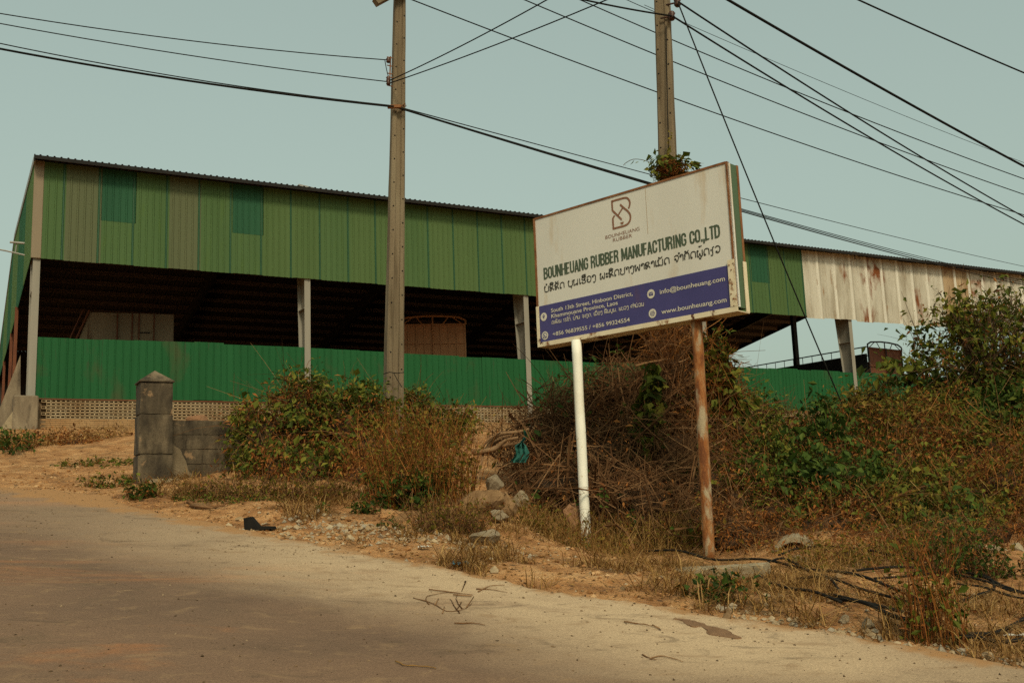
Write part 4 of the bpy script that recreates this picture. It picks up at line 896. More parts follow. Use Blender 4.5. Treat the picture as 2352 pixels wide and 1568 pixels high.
# ------------------------------------------------------------------ vehicles and stores behind the fence
M_tgate = nmat('orange_brown_paint', [(.34, .14, .05), (.44, .19, .075)], 2, rough=.6, fine=.15)
M_tbrown = nmat('dark_red_brown_paint', [(.13, .038, .016), (.19, .062, .024)], 2, rough=.6, fine=.15)
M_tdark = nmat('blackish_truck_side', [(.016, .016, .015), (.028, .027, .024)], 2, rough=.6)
def stake_truck(label, pos, rz, width, length, ztop, body_h, mat_gate, mat_side, mat_rail, gate_bars):
    root = empty('cargo_truck', pos, rz, label, 'truck', 'trucks parked in the warehouse'); h = ztop - pos[2]; g0 = h - body_h
    W2 = width / 2
    MB().box(-W2 + .03, W2 - .03, .02, .06, g0, h - .30).build('tailgate', mat_gate, root)
    for i in range(gate_bars + 1):
        x = -W2 + .03 + (width - .06) * i / gate_bars
        MB().box(x - .025, x + .025, -.02, .02, g0, h - .30).build('gate_stile', mat_rail if i in (0, gate_bars) else mat_gate, root)
    for z in (g0 + .05, g0 + body_h * .35, g0 + body_h * .62, h - .33):
        MB().box(-W2, W2, -.035, .018, z, z + .035).build('gate_rail', mat_gate, root)
    MB().tube([(0, -.05, g0), (0, -.05, h - .28)], .022, 6).build('lock_bar', mat_rail, root)
    arch = [(-W2, 0, h - .30), (-W2, 0, h - .16), (-W2 + .25, 0, h - .05), (-.3, 0, h), (.3, 0, h), (W2 - .25, 0, h - .05), (W2, 0, h - .16), (W2, 0, h - .30)]
    b = MB().tube(arch, .035, 6); b.tube([(-W2, 0, h - .30), (W2, 0, h - .30)], .03, 6)
    for x0, x1 in ((-W2 + .1, -.35), (-.35, -.75), (.35, .75), (W2 - .1, .35)): b.tube([(x0, 0, h - .30), ((x0 + x1) / 2, 0, h - .05)], .018, 5)
    b.tube([(0, 0, h - .3), (0, 0, h)], .025, 5)
    b.build('roof_hoop', mat_rail, root)
    for s_ in (-1, 1):
        MB().box(s_ * W2 - .02, s_ * W2 + .02, .08, length, g0, h - .55).build('side_panel', mat_side, root)
        b = MB().tube([(s_ * W2, .05, h - .26), (s_ * W2, length, h - .26)], .028, 5)
        y = .3
        while y < length: b.tube([(s_ * W2, y, h - .56), (s_ * W2, y, h - .26)], .018, 4); y += .52
        b.build('side_rail', mat_rail, root)
    MB().box(-W2, W2, 0.1, length, g0 - .15, g0 + .02).build('cargo_bed', mat_side, root)
    MB().box(-.45, .45, .2, length + 2.2, g0 - .45, g0 - .152).build('chassis', mat_side, root)
    MB().box(-W2 + .1, W2 - .1, length + .25, length + 2.1, g0 - .4, h - .5, bev=.12).build('cab', mat_gate, root)
    for y in (1.2, 2.3, length + 1.3):
        for s_ in (-1, 1):
            wh = MB().tube([(s_ * (W2 - .28), y, .48), (s_ * W2, y, .48)], .48, 20).build('wheel', M_black, root)
    return root
p = pt(1000, 726, 35); gp0 = pt(993, 726, 35)
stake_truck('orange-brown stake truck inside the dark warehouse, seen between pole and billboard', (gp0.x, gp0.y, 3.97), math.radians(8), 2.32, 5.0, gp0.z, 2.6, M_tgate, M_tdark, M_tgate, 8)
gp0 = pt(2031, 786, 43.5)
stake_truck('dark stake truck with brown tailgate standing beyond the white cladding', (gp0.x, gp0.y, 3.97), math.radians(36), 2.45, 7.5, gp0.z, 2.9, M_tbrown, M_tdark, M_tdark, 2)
M_bin = nmat('beige_rusting_tank', [(.17, .125, .075), (.25, .185, .115)], 1.6, rough=.7, stretch=(1, 1, .3), spots=[((.10, .045, .02), 3, .58, .1, (1.2, 1.2, .12))], fine=.15)
p0 = pt(305, 728, 31.5)
BN = empty('steel_hopper', (p0.x, p0.y, 3.97), math.radians(20), 'beige rust-streaked steel hopper standing behind the fence at the left end', 'hopper')
hB = p0.z - 3.97; w0 = 1.22
MB().add([(-w0 - .45, -.6, hB - 1.3), (w0, -.6, hB - 1.3), (w0, .9, hB - 1.3), (-w0 - .45, .9, hB - 1.3), (-w0, -.6, hB), (w0, -.6, hB), (w0, .9, hB), (-w0, .9, hB)],
         [(0, 1, 5, 4), (1, 2, 6, 5), (2, 3, 7, 6), (3, 0, 4, 7), (4, 5, 6, 7)]).build('bin', M_bin, BN)
MB().box(-w0 - .45, w0, -.58, .88, 0, hB - 1.302).build('stand', M_bin, BN)
for x in (-.45, -.02, .18, .62): MB().box(x, x + .035, -.64, -.602, hB - 1.28, hB - .01).build('stiffener', M_rust_steel, BN)
MB().box(.22, .52, -.635, -.602, hB - .62, hB - .585).build('handle', M_dark_steel, BN)
MB().tube([(-w0 - .5, -.66, hB - 1.2), (-w0 - .02, -.66, hB + .05)], .03, 5).tube([(-w0 - .68, -.66, hB - 1.2), (-w0 - .2, -.66, hB + .05)], .02, 5).build('ladder', M_rust_steel, BN)
# lamps
lp = pt(57, 586, 25.4)
LM = empty('wall_lamp', lp, FA, 'thin arm lamp sticking out left of the warehouse corner', 'lamp')
MB().tube([Vector((0, 0, 0)), Vector((-.45, .05, .09)), Vector((-.95, .1, .16))], .02, 6).build('arm', M_galv, LM)
MB().box(-.36, -.02, -.03, .06, .30, .335).build('lamp_tube', M_galv, LM)
MB().tube([Vector((-.22, .03, .05)), Vector((-.20, .03, .31))], .015, 5).build('bracket', M_galv, LM)
for (px, py, Y, sc, lb) in ((704, 433, 30.3, 1.0, 'small pale solar lamp panel on the eave left of the near-left pole'), (1965, 583, 40.2, .75, 'small pale solar lamp panel on the eave above the white cladding')):
    q = pt(px, py, Y); r_ = empty('solar_lamp', q, FA, lb, 'lamp')
    MB().box(-.28 * sc, .30 * sc, -.1, .25, .0, .05, M=Matrix.Rotation(.12, 4, 'Y')).build('panel', M_galv, r_)
    MB().tube([Vector((0, .05, 0)), Vector((0, .05, -.22))], .02, 5).build('bracket', M_dark_steel, r_)

# ------------------------------------------------------------------ rocks, rubble, litter
M_rock_g = nmat('grey_stone', [(.15, .112, .066), (.26, .20, .128)], 9, rough=.95, bump=.5, bscale=25, fine=.2)
M_rock_b = nmat('brown_stone', [(.13, .070, .030), (.25, .145, .066)], 9, rough=.95, bump=.6, bscale=22, fine=.2)
M_rock_p = nmat('pinkish_earth_lump', [(.17, .080, .038), (.27, .14, .07)], 9, rough=1, bump=.6, bscale=20, fine=.2)
def rock_mesh(seed, sub=3, flat=.25):
    bm = bmesh.new(); bmesh.ops.create_icosphere(bm, subdivisions=sub, radius=1.0); rr = random.Random(seed)
    planes = [(Vector((rr.gauss(0, 1), rr.gauss(0, 1), rr.gauss(0, 1))).normalized(), rr.uniform(.38, .78)) for _ in range(15)]
    for v in bm.verts:
        for n_, d_ in planes:
            q = v.co.dot(n_)
            if q > d_: v.co -= n_ * (q - d_)
        v.co += v.co * (.16 * mnoise.noise(v.co * 2.6 + Vector((seed, 0, 0))) + .10 * mnoise.noise(v.co * 6 + Vector((seed, 0, 0))))
    me = bpy.data.meshes.new('rock'); bm.to_mesh(me); bm.free(); return me
def rock(label, px, py, size, mat_, rz=0.0, tilt=0.0, name='rock', lift=.3):
    p = gp(px, py); me = rock_mesh(px * 7 + py); me.materials.append(mat_)
    o = link(name, me, None, (p.x, p.y, gn(p.x, p.y) + size[2] * lift), (tilt, tilt * .6, rz)); o.scale = size
    return tag(o, label, 'rock' if name == 'rock' else name.split('_')[-1], 'stones lying along the roadside bank')
rock('large brown rock slab leaning at the foot of the brush pile', 1118, 1185, (.40, .20, .16), M_rock_b, -.5, .3, lift=.7)
rock('brown block of rock just right of the leaning slab', 1152, 1192, (.20, .16, .18), M_rock_b, .4, .1, lift=.6)
rock('pale grey boulder above the leaning rock slab', 1135, 1150, (.17, .14, .19), M_rock_g, .2, .2, lift=.8)
rock('flat grey stone tucked under the leaning slab', 1145, 1205, (.16, .10, .07), M_rock_g, .8, lift=.7)
rock('mossy buff stone between the leaning slab and the white post', 1198, 1180, (.15, .13, .14), M_conc_pale, .3, lift=.8)
rock('grey rock by the grass left of the white post', 1115, 1252, (.18, .12, .12), M_rock_g, .4, lift=.35)
rock('low grey stone left of the grey rock', 1082, 1258, (.07, .06, .05), M_rock_g, .9)
rock('reddish earth lump behind the foot of the white post', 1318, 1235, (.17, .14, .24), M_rock_p, .3, lift=.7)
rock('grey stone at the road edge beside the black cables', 1996, 1450, (.075, .06, .065), M_rock_g, .3)
rock('smaller grey stone touching the cables at the road edge', 1943, 1436, (.045, .04, .05), M_rock_g, .7)
rock('buff stone in front of the broken concrete pipe', 1836, 1292, (.10, .07, .07), M_conc_pale, .2)
rock('long buff stone at the right edge among weeds', 2270, 1268, (.17, .07, .06), M_conc_pale, -.2, .1)
rock('pale stone at the far right edge of the bank', 2340, 1272, (.10, .08, .07), M_conc_pale, .4)
rock('reddish stone below the long buff stone on the right', 2240, 1290, (.12, .09, .06), M_rock_p, .5)
rock('pale flat stone in the dirt below the leafy mound', 722, 1142, (.07, .03, .018), M_conc_pale, .1)
o = rock('brown earth lump behind the top of the block wall', 452, 1000, (.24, .14, .12), M_rock_p, .4); o.location = pt(452, 963, 13.1)
p = gp(1655, 1322)
o = rough_box(-.42, .42, -.12, .12, -.06, .045, .012, 7, .07).build('concrete_slab', M_conc_pale, None, loc=(p.x - .02, p.y, gn(p.x, p.y) + .03), rot=(.05, -.05, -.55)); tag(o, 'pale broken concrete slab at the foot of the rusty post', 'slab')
p = gp(1828, 1268)      # broken pipe: a half ring
b = MB(); NP = 14; v = []; fs = []
for j, (r_, y) in enumerate(((.20, 0), (.20, .42), (.15, .42), (.15, 0))):
    for i in range(NP + 1):
        a = math.pi * (i / NP) * .92 + .1; v.append((math.cos(a) * r_ * 1.05, y, math.sin(a) * r_ * .95))
m_ = NP + 1
for j in range(4):
    k = (j + 1) % 4
    for i in range(NP): fs.append((j * m_ + i, j * m_ + i + 1, k * m_ + i + 1, k * m_ + i))
b.add(v, fs); o = b.build('broken_pipe', M_conc_pale, None, loc=(p.x, p.y + .05, gn(p.x, p.y) - .05), rot=(.05, -.12, -.30)); tag(o, 'broken half of a concrete pipe arching out of the weeds', 'pipe')

def cloth(name, label, cat, px, py, size, mat_, lift=.0, seed=1, n_=9, amp=.4, rz=0, drop=0.0):
    p = gp(px, py); rr = random.Random(seed); v = []; fs = []
    for j in range(n_):
        for i in range(n_):
            x, y = (i / (n_ - 1) - .5), (j / (n_ - 1) - .5)
            x2, y2 = x + .18 * mnoise.noise(Vector((x * 3, y * 3, seed))), y + .18 * mnoise.noise(Vector((x * 3, y * 3, seed + 9)))
            z = amp * (mnoise.noise(Vector((x * 4, y * 4, seed + 4))) + .5 * mnoise.noise(Vector((x * 9, y * 9, seed + 2)))) * .6
            v.append((x2 * size[0], y2 * size[1], max(z, -.25) * size[2] + (-drop * (y + .5))))
    fs = [(j * n_ + i, j * n_ + i + 1, (j + 1) * n_ + i + 1, (j + 1) * n_ + i) for j in range(n_ - 1) for i in range(n_ - 1)]
    o = MB().add(v, fs).build(name, mat_, None, smooth=True, loc=(p.x, p.y, gn(p.x, p.y) + lift), rot=(0, 0, rz)); return tag(o, label, cat)
M_teal = nmat('teal_cloth', [(.010, .075, .058), (.020, .11, .085)], 20, rough=.8)
M_bluep = nmat('blue_plastic', [(.03, .10, .14), (.05, .15, .19)], 20, rough=.5)
M_whitep = nmat('white_litter', [(.50, .47, .40), (.62, .58, .50)], 20, rough=.5)
M_paleb = nmat('pale_blue_plastic', [(.20, .25, .26), (.26, .31, .32)], 20, rough=.5)
M_lilac = nmat('lilac_plastic', [(.28, .17, .30), (.36, .23, .38)], 20, rough=.5)
cloth('plastic_scrap', 'blue plastic scrap at the edge of the road', 'litter', 1058, 1302, (.13, .09, .09), M_bluep, .02, 3)
cloth('plastic_scrap', 'white crumpled litter among pebbles on the verge', 'litter', 974, 1264, (.08, .06, .07), M_whitep, .02, 5)
cloth('plastic_scrap', 'pale blue flat plastic piece lying on the road', 'litter', 297, 1230, (.17, .07, .012), M_paleb, .012, 7)
cloth('plastic_scrap', 'lilac plastic scrap under the leafy mound', 'litter', 682, 1130, (.10, .06, .10), M_lilac, .03, 9)
cloth('plastic_scrap', 'white wrapper beside the black cables at the far right', 'litter', 2330, 1466, (.12, .04, .05), M_whitep, .02, 11)
p = gp(590, 1218)
o = MB().add([(-.10, -.03, 0), (-.02, -.03, 0), (.16, -.04, .0), (.16, .05, .0), (-.02, .05, 0), (-.10, .05, 0), (-.115, -.02, .10), (-.05, -.02, .11), (.02, -.03, .03), (.15, -.035, .022), (.15, .045, .022), (.02, .045, .03), (-.05, .035, .11), (-.115, .035, .10)],
    [(0, 1, 7, 6), (1, 8, 7), (1, 2, 9, 8), (2, 3, 10, 9), (3, 4, 11, 10), (4, 12, 11), (4, 5, 13, 12), (5, 0, 6, 13), (6, 7, 12, 13), (7, 8, 11, 12), (8, 9, 10, 11)]).build('discarded_boot', M_black, None, loc=(p.x, p.y, gn(p.x, p.y) + .005), rot=(0, 0, -.2)); tag(o, 'black discarded boot lying on the dirt verge', 'boot')

# ------------------------------------------------------------------ plants: shared builders
G_vine = leafmat('vine_leaf', [(.022,.034,.005),(.048,.064,.008),(.086,.100,.013),(.13,.135,.018),(.20,.17,.025)])
G_deep = leafmat('deep_green_leaf', [(.016,.032,.005),(.032,.055,.008),(.055,.085,.012),(.085,.115,.018)])
G_olive = leafmat('olive_leaf', [(.055,.052,.008),(.105,.086,.012),(.16,.118,.018),(.225,.14,.024)])
D_red = leafmat('dry_red_leaf', [(.085,.026,.007),(.165,.054,.013),(.26,.092,.021),(.35,.145,.037)], .15)
D_tan = leafmat('dry_tan_blade', [(.11,.052,.014),(.19,.095,.026),(.28,.15,.045),(.36,.22,.08)], .15)
T_twig = leafmat('brown_twig', [(.045,.020,.008),(.095,.044,.018),(.155,.076,.032),(.22,.12,.056)], 0, .9)
T_stem = leafmat('dark_stem', [(0.048, 0.029, 0.016), (0.088, 0.051, 0.027), (0.136, 0.080, 0.042)], 0, .9)
M_core_shade = nmat('core_shade_brown', [(.030, .016, .008), (.060, .033, .016), (.09, .05, .024)], 9, rough=1, bump=.8, bscale=40, bdist=.03)  # dark litter brown, painted shade for the insides of thickets and brush pile
M_root = nmat('weathered_root', [(.16, .085, .038), (.26, .15, .072)], 9, rough=.95, stretch=(1, 1, 1), bump=.5, bscale=40)

def unit(a): return a / (np.linalg.norm(a, axis=-1, keepdims=True) + 1e-9)
def leaf_np(C, D, N, L, W):
    D = unit(D); S = unit(np.cross(D, N)); N2 = np.cross(S, D); L = L[:, None]; W = W[:, None]
    v = np.stack([C, C + D * L * .42 + S * W * .5 + N2 * L * .07, C + D * L - N2 * L * .12, C + D * L * .42 - S * W * .5 + N2 * L * .07], 1)
    f = np.arange(len(C) * 4).reshape(-1, 4); return v.reshape(-1, 3), f
def twig_np(P, R, sides=3):
    n_, K, _ = P.shape; T = np.empty_like(P); T[:, 1:-1] = P[:, 2:] - P[:, :-2]; T[:, 0] = P[:, 1] - P[:, 0]; T[:, -1] = P[:, -1] - P[:, -2]; T = unit(T)
    ref = unit(rng.normal(size=(n_, 1, 3))); A = unit(np.cross(np.broadcast_to(ref, T.shape), T)); B = np.cross(T, A)
    ang = np.arange(sides) * 2 * np.pi / sides
    V = P[:, :, None, :] + (A[:, :, None, :] * np.cos(ang)[None, None, :, None] + B[:, :, None, :] * np.sin(ang)[None, None, :, None]) * R[:, :, None, None]
    idx = np.arange(n_ * K * sides).reshape(n_, K, sides); a = idx[:, :-1]; b = idx[:, 1:]
    f = np.stack([a, np.roll(a, -1, 2), np.roll(b, -1, 2), b], -1).reshape(-1, 4); return V.reshape(-1, 3), f
def merge(parts):
    vs, fs, o = [], [], 0
    for v, f in parts: vs.append(v); fs.append(f + o); o += len(v)
    return np.concatenate(vs), np.concatenate(fs)
def shell(blobs, n_, lo=.6, hi=1.05, clump=10, spread=.10, lump=.5, seed=0):
    """n points in the outer layer of lumpy ellipsoids, in small clumps; also outward directions"""
    bl = np.array([[b[0], b[1], b[2], b[3], b[4], b[5]] for b in blobs], float)
    wgt = (bl[:, 3] * bl[:, 4] + bl[:, 3] * bl[:, 5] + bl[:, 4] * bl[:, 5]); wgt /= wgt.sum()
    nc = max(1, n_ // clump); w_ = rng.choice(len(bl), nc, p=wgt); d_ = unit(rng.normal(size=(nc, 3)))
    r_ = rng.uniform(lo, hi, nc)
    k1 = np.array([mnoise.noise(Vector((q[0] * 1.7 + seed, q[1] * 1.7, q[2] * 1.7 + int(w) * 3.1))) for q, w in zip(d_, w_)]); r_ = r_ * (1 + lump * k1)
    c_ = bl[w_, :3] + d_ * bl[w_, 3:] * r_[:, None]
    C = np.repeat(c_, clump, 0)[:n_] + rng.normal(size=(min(n_, nc * clump), 3)) * spread * .6; O = np.repeat(d_, clump, 0)[:len(C)]
    keep = C[:, 2] > terrain(C[:, 0], C[:, 1]) - .02
    return C[keep], O[keep]
def px_blob(px, py, Y, rx, rz, ry=None): p = pt(px, py, Y); return (p.x, p.y, p.z, rx, ry or rx * .8, rz)
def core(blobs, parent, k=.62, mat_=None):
    """dark litter-brown lumps added inside a thicket to stand for its shade"""
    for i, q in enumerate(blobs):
        me = rock_mesh(i + int(q[0] * 31), 2); me.materials.append(mat_ or M_core_shade)
        o = link('shade_core', me, parent, (q[0], q[1], q[2])); o.scale = (q[3] * k, q[4] * k, q[5] * k)
def put(name, vf, mat_, parent, stuff=True):
    o = link(name, np_mesh(name, vf[0], vf[1], mat_), parent)
    if stuff: o['kind'] = 'stuff'
    return o
def leaf_set(C, O, size, var=.4, droop=.5, ratio=.55, out=.7):
    n_ = len(C); D = unit(O * out + rng.normal(size=(n_, 3)) * .8 + np.array([0, 0, -droop])); N = unit(O + rng.normal(size=(n_, 3)) * .5 + np.array([0, 0, .6]))
    L = size * np.clip(rng.gamma(5.0, .2, n_), .35, 2.2); return leaf_np(C, D, N, L, L * ratio * rng.uniform(.8, 1.2, n_))
def arc_twigs(S, D, L, K=5, bend=.35, r=.005, droop=.3):
    n_ = len(S); t = np.linspace(0, 1, K)[None, :, None]; D = unit(D); B = rng.normal(size=(n_, 3)) * bend
    P = S[:, None, :] + D[:, None, :] * L[:, None, None] * t + B[:, None, :] * L[:, None, None] * t * t + np.array([0, 0, -droop])[None, None, :] * L[:, None, None] * t * t
    R = (r * rng.uniform(.5, 1.4, n_))[:, None] * np.linspace(1, .35, K)[None, :]; return twig_np(P, R)
def bush(name, label, cat, blobs, n_leaf, size, mats, n_twig=250, dry=.35, dry_mat=None, group=None, clump=10, spread=.10, twig_len=.45, twig_r=.004, grade=.0, lump=.5, core_k=.62, droop=.5, ratio=.55, hi=1.08, stalks=0):
    cx = np.mean([b[0] for b in blobs]); cy = np.mean([b[1] for b in blobs]); root = empty(name, (0, 0, 0), 0, label, cat, group)
    n_leaf = int(n_leaf * 1.45); n_twig = int(n_twig * .55)
    C, O = shell(blobs, n_leaf, .62, hi, clump, spread, lump, cx); z0, z1 = C[:, 2].min(), C[:, 2].max(); zz_ = (C[:, 2] - z0) / (z1 - z0 + 1e-6)
    blot = np.array([1.3 * mnoise.noise(Vector((c[0] * 1.15, c[1] * 1.15, c[2] * 1.6))) + .5 * mnoise.noise(Vector((c[0] * 3, c[1] * 3, c[2] * 3.5))) for c in C])
    is_dry = rng.random(len(C)) < np.clip(dry + grade * (.5 - zz_) + blot * .9, .03, .97)
    put('foliage', leaf_set(C[~is_dry], O[~is_dry], size, droop=droop, ratio=ratio), mats, root)
    if is_dry.any(): put('dry_foliage', leaf_set(C[is_dry], O[is_dry], size * .8, droop=droop + .3, ratio=ratio * .6), dry_mat or D_red, root)
    S, O2 = shell(blobs, n_twig, .35, .95, 1, .05, lump, cx)
    tw = [arc_twigs(S, O2 * .6 + rng.normal(size=O2.shape) * .7 + np.array([0, 0, .25]), twig_len * rng.uniform(.4, 1.3, len(S)), r=twig_r)]
    put('twigs', merge(tw), T_twig, root)
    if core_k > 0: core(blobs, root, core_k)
    return root
def blades_np(B, H, lean=.35, w=.006, curl=.35):
    """grass blades: two quads each, from base points"""
    n_ = len(B); d_ = unit(np.concatenate([rng.normal(size=(n_, 2)), np.zeros((n_, 1))], 1)); s_ = np.cross(d_, np.array([0, 0, 1.0]))
    up = np.array([0, 0, 1.0]) + d_ * (lean * rng.uniform(.2, 1.6, n_))[:, None]; H = H[:, None]; W = (w * rng.uniform(.6, 1.4, n_))[:, None]
    m_ = B + up * H * .55; t_ = B + up * H + d_ * H * curl * rng.uniform(0, 1.4, (n_, 1)) - np.array([0, 0, 1.0]) * H * curl * .35
    v = np.stack([B - s_ * W, B + s_ * W, m_ + s_ * W * .8, m_ - s_ * W * .8, t_ + s_ * W * .15, t_ - s_ * W * .15], 1)
    i = np.arange(n_)[:, None] * 6; f = np.concatenate([i + np.array([[0, 1, 2, 3]]), i + np.array([[3, 2, 4, 5]])], 0); return v.reshape(-1, 3), f
def gn_arr(X, Y):
    Z = terrain(X, Y); w = edge_w(X, Y); r_ = sstep(.05, .7, w)
    return np.array([z + r * bumps(x, y) if r > .01 else z for x, y, z, r in zip(X, Y, Z, r_)])
def weeds(name, label, px, py, rx, ry, h, n_stalk, n_leaf, leaf, mat_leaf, mat_stalk=None, group=None, lean=.25, bush_low=0.0, sr=.0035):
    """a clump of upright stalks with small leaves, standing on the ground"""
    p = gp(px, py) if not isinstance(px, Vector) else px; root = empty(name, (0, 0, 0), 0, label, 'weeds', group)
    a = rng.uniform(0, 6.28, n_stalk); r_ = np.sqrt(rng.random(n_stalk)); X = p.x + np.cos(a) * r_ * rx; Y = p.y + np.sin(a) * r_ * ry; Z = gn_arr(X, Y) - .02
    S = np.stack([X, Y, Z], -1); D = np.concatenate([rng.normal(size=(n_stalk, 2)) * lean, np.ones((n_stalk, 1))], 1); L = h * rng.uniform(.45, 1.1, n_stalk)
    K = 6; t = np.linspace(0, 1, K)[None, :, None]; B = np.concatenate([rng.normal(size=(n_stalk, 2)) * .22, np.zeros((n_stalk, 1))], 1)
    P = S[:, None] + unit(D)[:, None] * L[:, None, None] * t + B[:, None] * L[:, None, None] * t * t
    put('stalks', twig_np(P, (sr * rng.uniform(.6, 1.3, n_stalk))[:, None] * np.linspace(1, .4, K)[None]), mat_stalk or T_twig, root)
    w_ = rng.integers(0, n_stalk, n_leaf); q = rng.random(n_leaf) ** (1 + bush_low) * (K - 1.001); i0 = q.astype(int); fr = (q - i0)[:, None]
    C = P[w_, i0] * (1 - fr) + P[w_, i0 + 1] * fr + rng.normal(size=(n_leaf, 3)) * .012; O = unit(np.concatenate([rng.normal(size=(n_leaf, 2)), rng.uniform(-.2, .6, (n_leaf, 1))], 1))
    dry_ = rng.random(n_leaf) < .28
    put('foliage', leaf_set(C[~dry_], O[~dry_], leaf, droop=.3), mat_leaf, root); put('dry_foliage', leaf_set(C[dry_], O[dry_], leaf * .8, droop=.6, ratio=.35), D_red, root)
    return root

# ------------------------------------------------------------------ left mound, weeds by the near pole
bush('vine_mound', 'big mound of green and brown creepers at the foot of the near-left pole', 'shrub',
     [px_blob(610, 1010, 12.6, .42, .48), px_blob(690, 960, 12.8, .50, .50), px_blob(700, 905, 13.0, .34, .28), px_blob(790, 985, 12.7, .50, .50), px_blob(845, 950, 12.8, .38, .40),
      px_blob(850, 1040, 12.3, .45, .45), px_blob(640, 1075, 12.0, .48, .32), px_blob(740, 1085, 11.7, .50, .32), px_blob(830, 1100, 11.5, .42, .30), px_blob(575, 950, 12.9, .22, .22)],
     15000, .062, G_vine, 1500, .42, group='shrubs on the bank', grade=1.3, twig_len=.5, spread=.11, lump=.7)
bush('vine_shrub', 'small creeper shrub right behind the near-left pole', 'shrub', [px_blob(950, 955, 14.2, .30, .42), px_blob(1000, 985, 14.2, .40, .32), px_blob(1060, 960, 14.4, .24, .14)],
     3200, .055, G_vine, 500, .5, group='shrubs on the bank', grade=.5, core_k=.5)
weeds('weed_clump', 'tall brown weed stalks between the near-left pole and the brush pile', 965, 1155, .58, .50, .98, 460, 6500, .034, G_olive, D_red, group='weeds on the bank', lean=.2)
weeds('weed_clump', 'dense green leafy weed below the tall brown stalks', 940, 1165, .28, .22, .42, 110, 2600, .055, G_deep, group='weeds on the bank', lean=.4)
weeds('weed_clump', 'scrubby brown weeds in front of the leaning rock slab', 1030, 1225, .32, .22, .38, 260, 1700, .028, G_olive, group='weeds on the bank', lean=.45)
weeds('weed_clump', 'low brown weeds along the foot of the leafy mound', 640, 1140, 1.0, .22, .30, 520, 2600, .032, G_olive, group='weeds on the bank', lean=.5)
weeds('weed_clump', 'small green plant at the foot of the gate pillar', 326, 1146, .10, .08, .26, 26, 420, .042, G_deep, group='small green plants', lean=.5)
weeds('weed_clump', 'small green plant left of the gate pillar base', 255, 1120, .35, .15, .20, 60, 700, .034, G_vine, group='small green plants', lean=.6)
weeds('weed_clump', 'sprawling green weeds on the dirt bank left of the gate pillar', 270, 1070, .8, .9, .18, 90, 1100, .04, G_vine, group='small green plants', lean=.8)
weeds('weed_clump', 'low green patch right of the gate pillar plinth', 540, 1150, .65, .18, .12, 220, 1700, .028, G_vine, group='small green plants', lean=.8)
weeds('weed_clump', 'tiny green seedling alone on the dirt below the mound', 738, 1180, .05, .05, .15, 12, 130, .030, G_deep, group='small green plants', lean=.4)
weeds('weed_clump', 'green seedling pair left of the dense leafy weed', 838, 1172, .16, .08, .20, 36, 420, .036, G_deep, group='small green plants', lean=.5)
weeds('weed_clump', 'dark green plant right under the near-left pole mound', 905, 1215, .12, .08, .13, 30, 260, .03, G_deep, group='small green plants', lean=.6)
bush('dead_shrub', 'brown dead shrub heap before the warehouse corner footing', 'shrub', [px_blob(150, 1026, 20.5, 1.05, .42), px_blob(80, 1040, 20.0, .9, .36), px_blob(215, 1022, 20.8, .6, .28), px_blob(20, 1045, 19.5, .7, .28)],
     6500, .06, D_red, 700, .6, D_tan, 'shrubs on the bank', twig_len=.4, core_k=.5)
bush('dead_shrub', 'brown dry tuft before the brick wall left of the gate pillar', 'shrub', [px_blob(262, 1008, 21.5, .6, .28)], 1500, .05, D_red, 220, .5, D_tan, 'shrubs on the bank', twig_len=.3, core_k=.4)
weeds('weed_clump', 'green weeds at the far left edge below the ramp wall', 12, 1040, .5, .5, .55, 70, 900, .07, G_deep, group='small green plants', lean=.5)

# ------------------------------------------------------------------ brush pile behind the billboard
BP = empty('brush_pile', (0, 0, 0), 0, 'high pile of tangled dead branches behind and under the billboard', 'brush pile')
pile = [px_blob(1230, 1020, 12.2, .52, .40), px_blob(1330, 960, 12.6, .60, .50), px_blob(1440, 930, 12.6, .62, .62), px_blob(1420, 1060, 11.9, .70, .55), px_blob(1540, 1040, 11.8, .62, .62), px_blob(1560, 890, 12.2, .46, .60),
        px_blob(1300, 1120, 11.4, .60, .40), px_blob(1480, 1150, 11.0, .70, .38), px_blob(1620, 1120, 11.2, .50, .50), px_blob(1600, 1200, 10.6, .45, .25)]
def tangle(blobs, n_, L, r, mat_, parent, name='tangle', along=.75, lo=.5, hi=1.1, bias=None):
    S, O = shell(blobs, n_, lo, hi, 1, .05, .3, 5.0); D = rng.normal(size=O.shape); D = D - O * (D * O).sum(-1, keepdims=True) * along
    if bias is not None: D = unit(D) + np.array(bias)
    ln = L * rng.uniform(.3, 1.3, len(S)); S = S - unit(D) * ln[:, None] * .5
    return put(name, arc_twigs(S, D, ln, 6, .30, r, .12), mat_, parent)
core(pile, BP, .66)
tangle(pile, 5200, .55, .0042, T_twig, BP, 'dead_twigs'); tangle(pile, 900, .95, .0085, T_twig, BP, 'dead_branches', bias=(.5, 0, .35))
tangle(pile, 90, 1.1, .017, T_twig, BP, 'thick_branches', bias=(.4, 0, .3)); tangle(pile[:3], 1500, .5, .004, T_twig, BP, 'dead_twigs', bias=(-.6, 0, .1))
S = np.array([list(pt(px, py, Y)) for px, py, Y in ((1420, 960, 12.3), (1440, 980, 12.3), (1380, 1000, 12.3), (1470, 930, 12.3), (1395, 985, 12.0), (1450, 905, 12.0), (1500, 900, 12.0), (1460, 1100, 11.2), (1490, 1110, 11.2))])
E_ = np.array([list(pt(px, py, Y)) for px, py, Y in ((1545, 800, 11.9), (1575, 790, 11.9), (1560, 830, 12.0), (1590, 800, 11.8), (1640, 840, 11.9), (1530, 770, 12.0), (1600, 770, 12.0), (1600, 985, 11.2), (1640, 1010, 11.2))])
put('long_branches', arc_twigs(S, E_ - S, np.linalg.norm(E_ - S, axis=1), 7, .10, .013, .0), T_twig, BP)
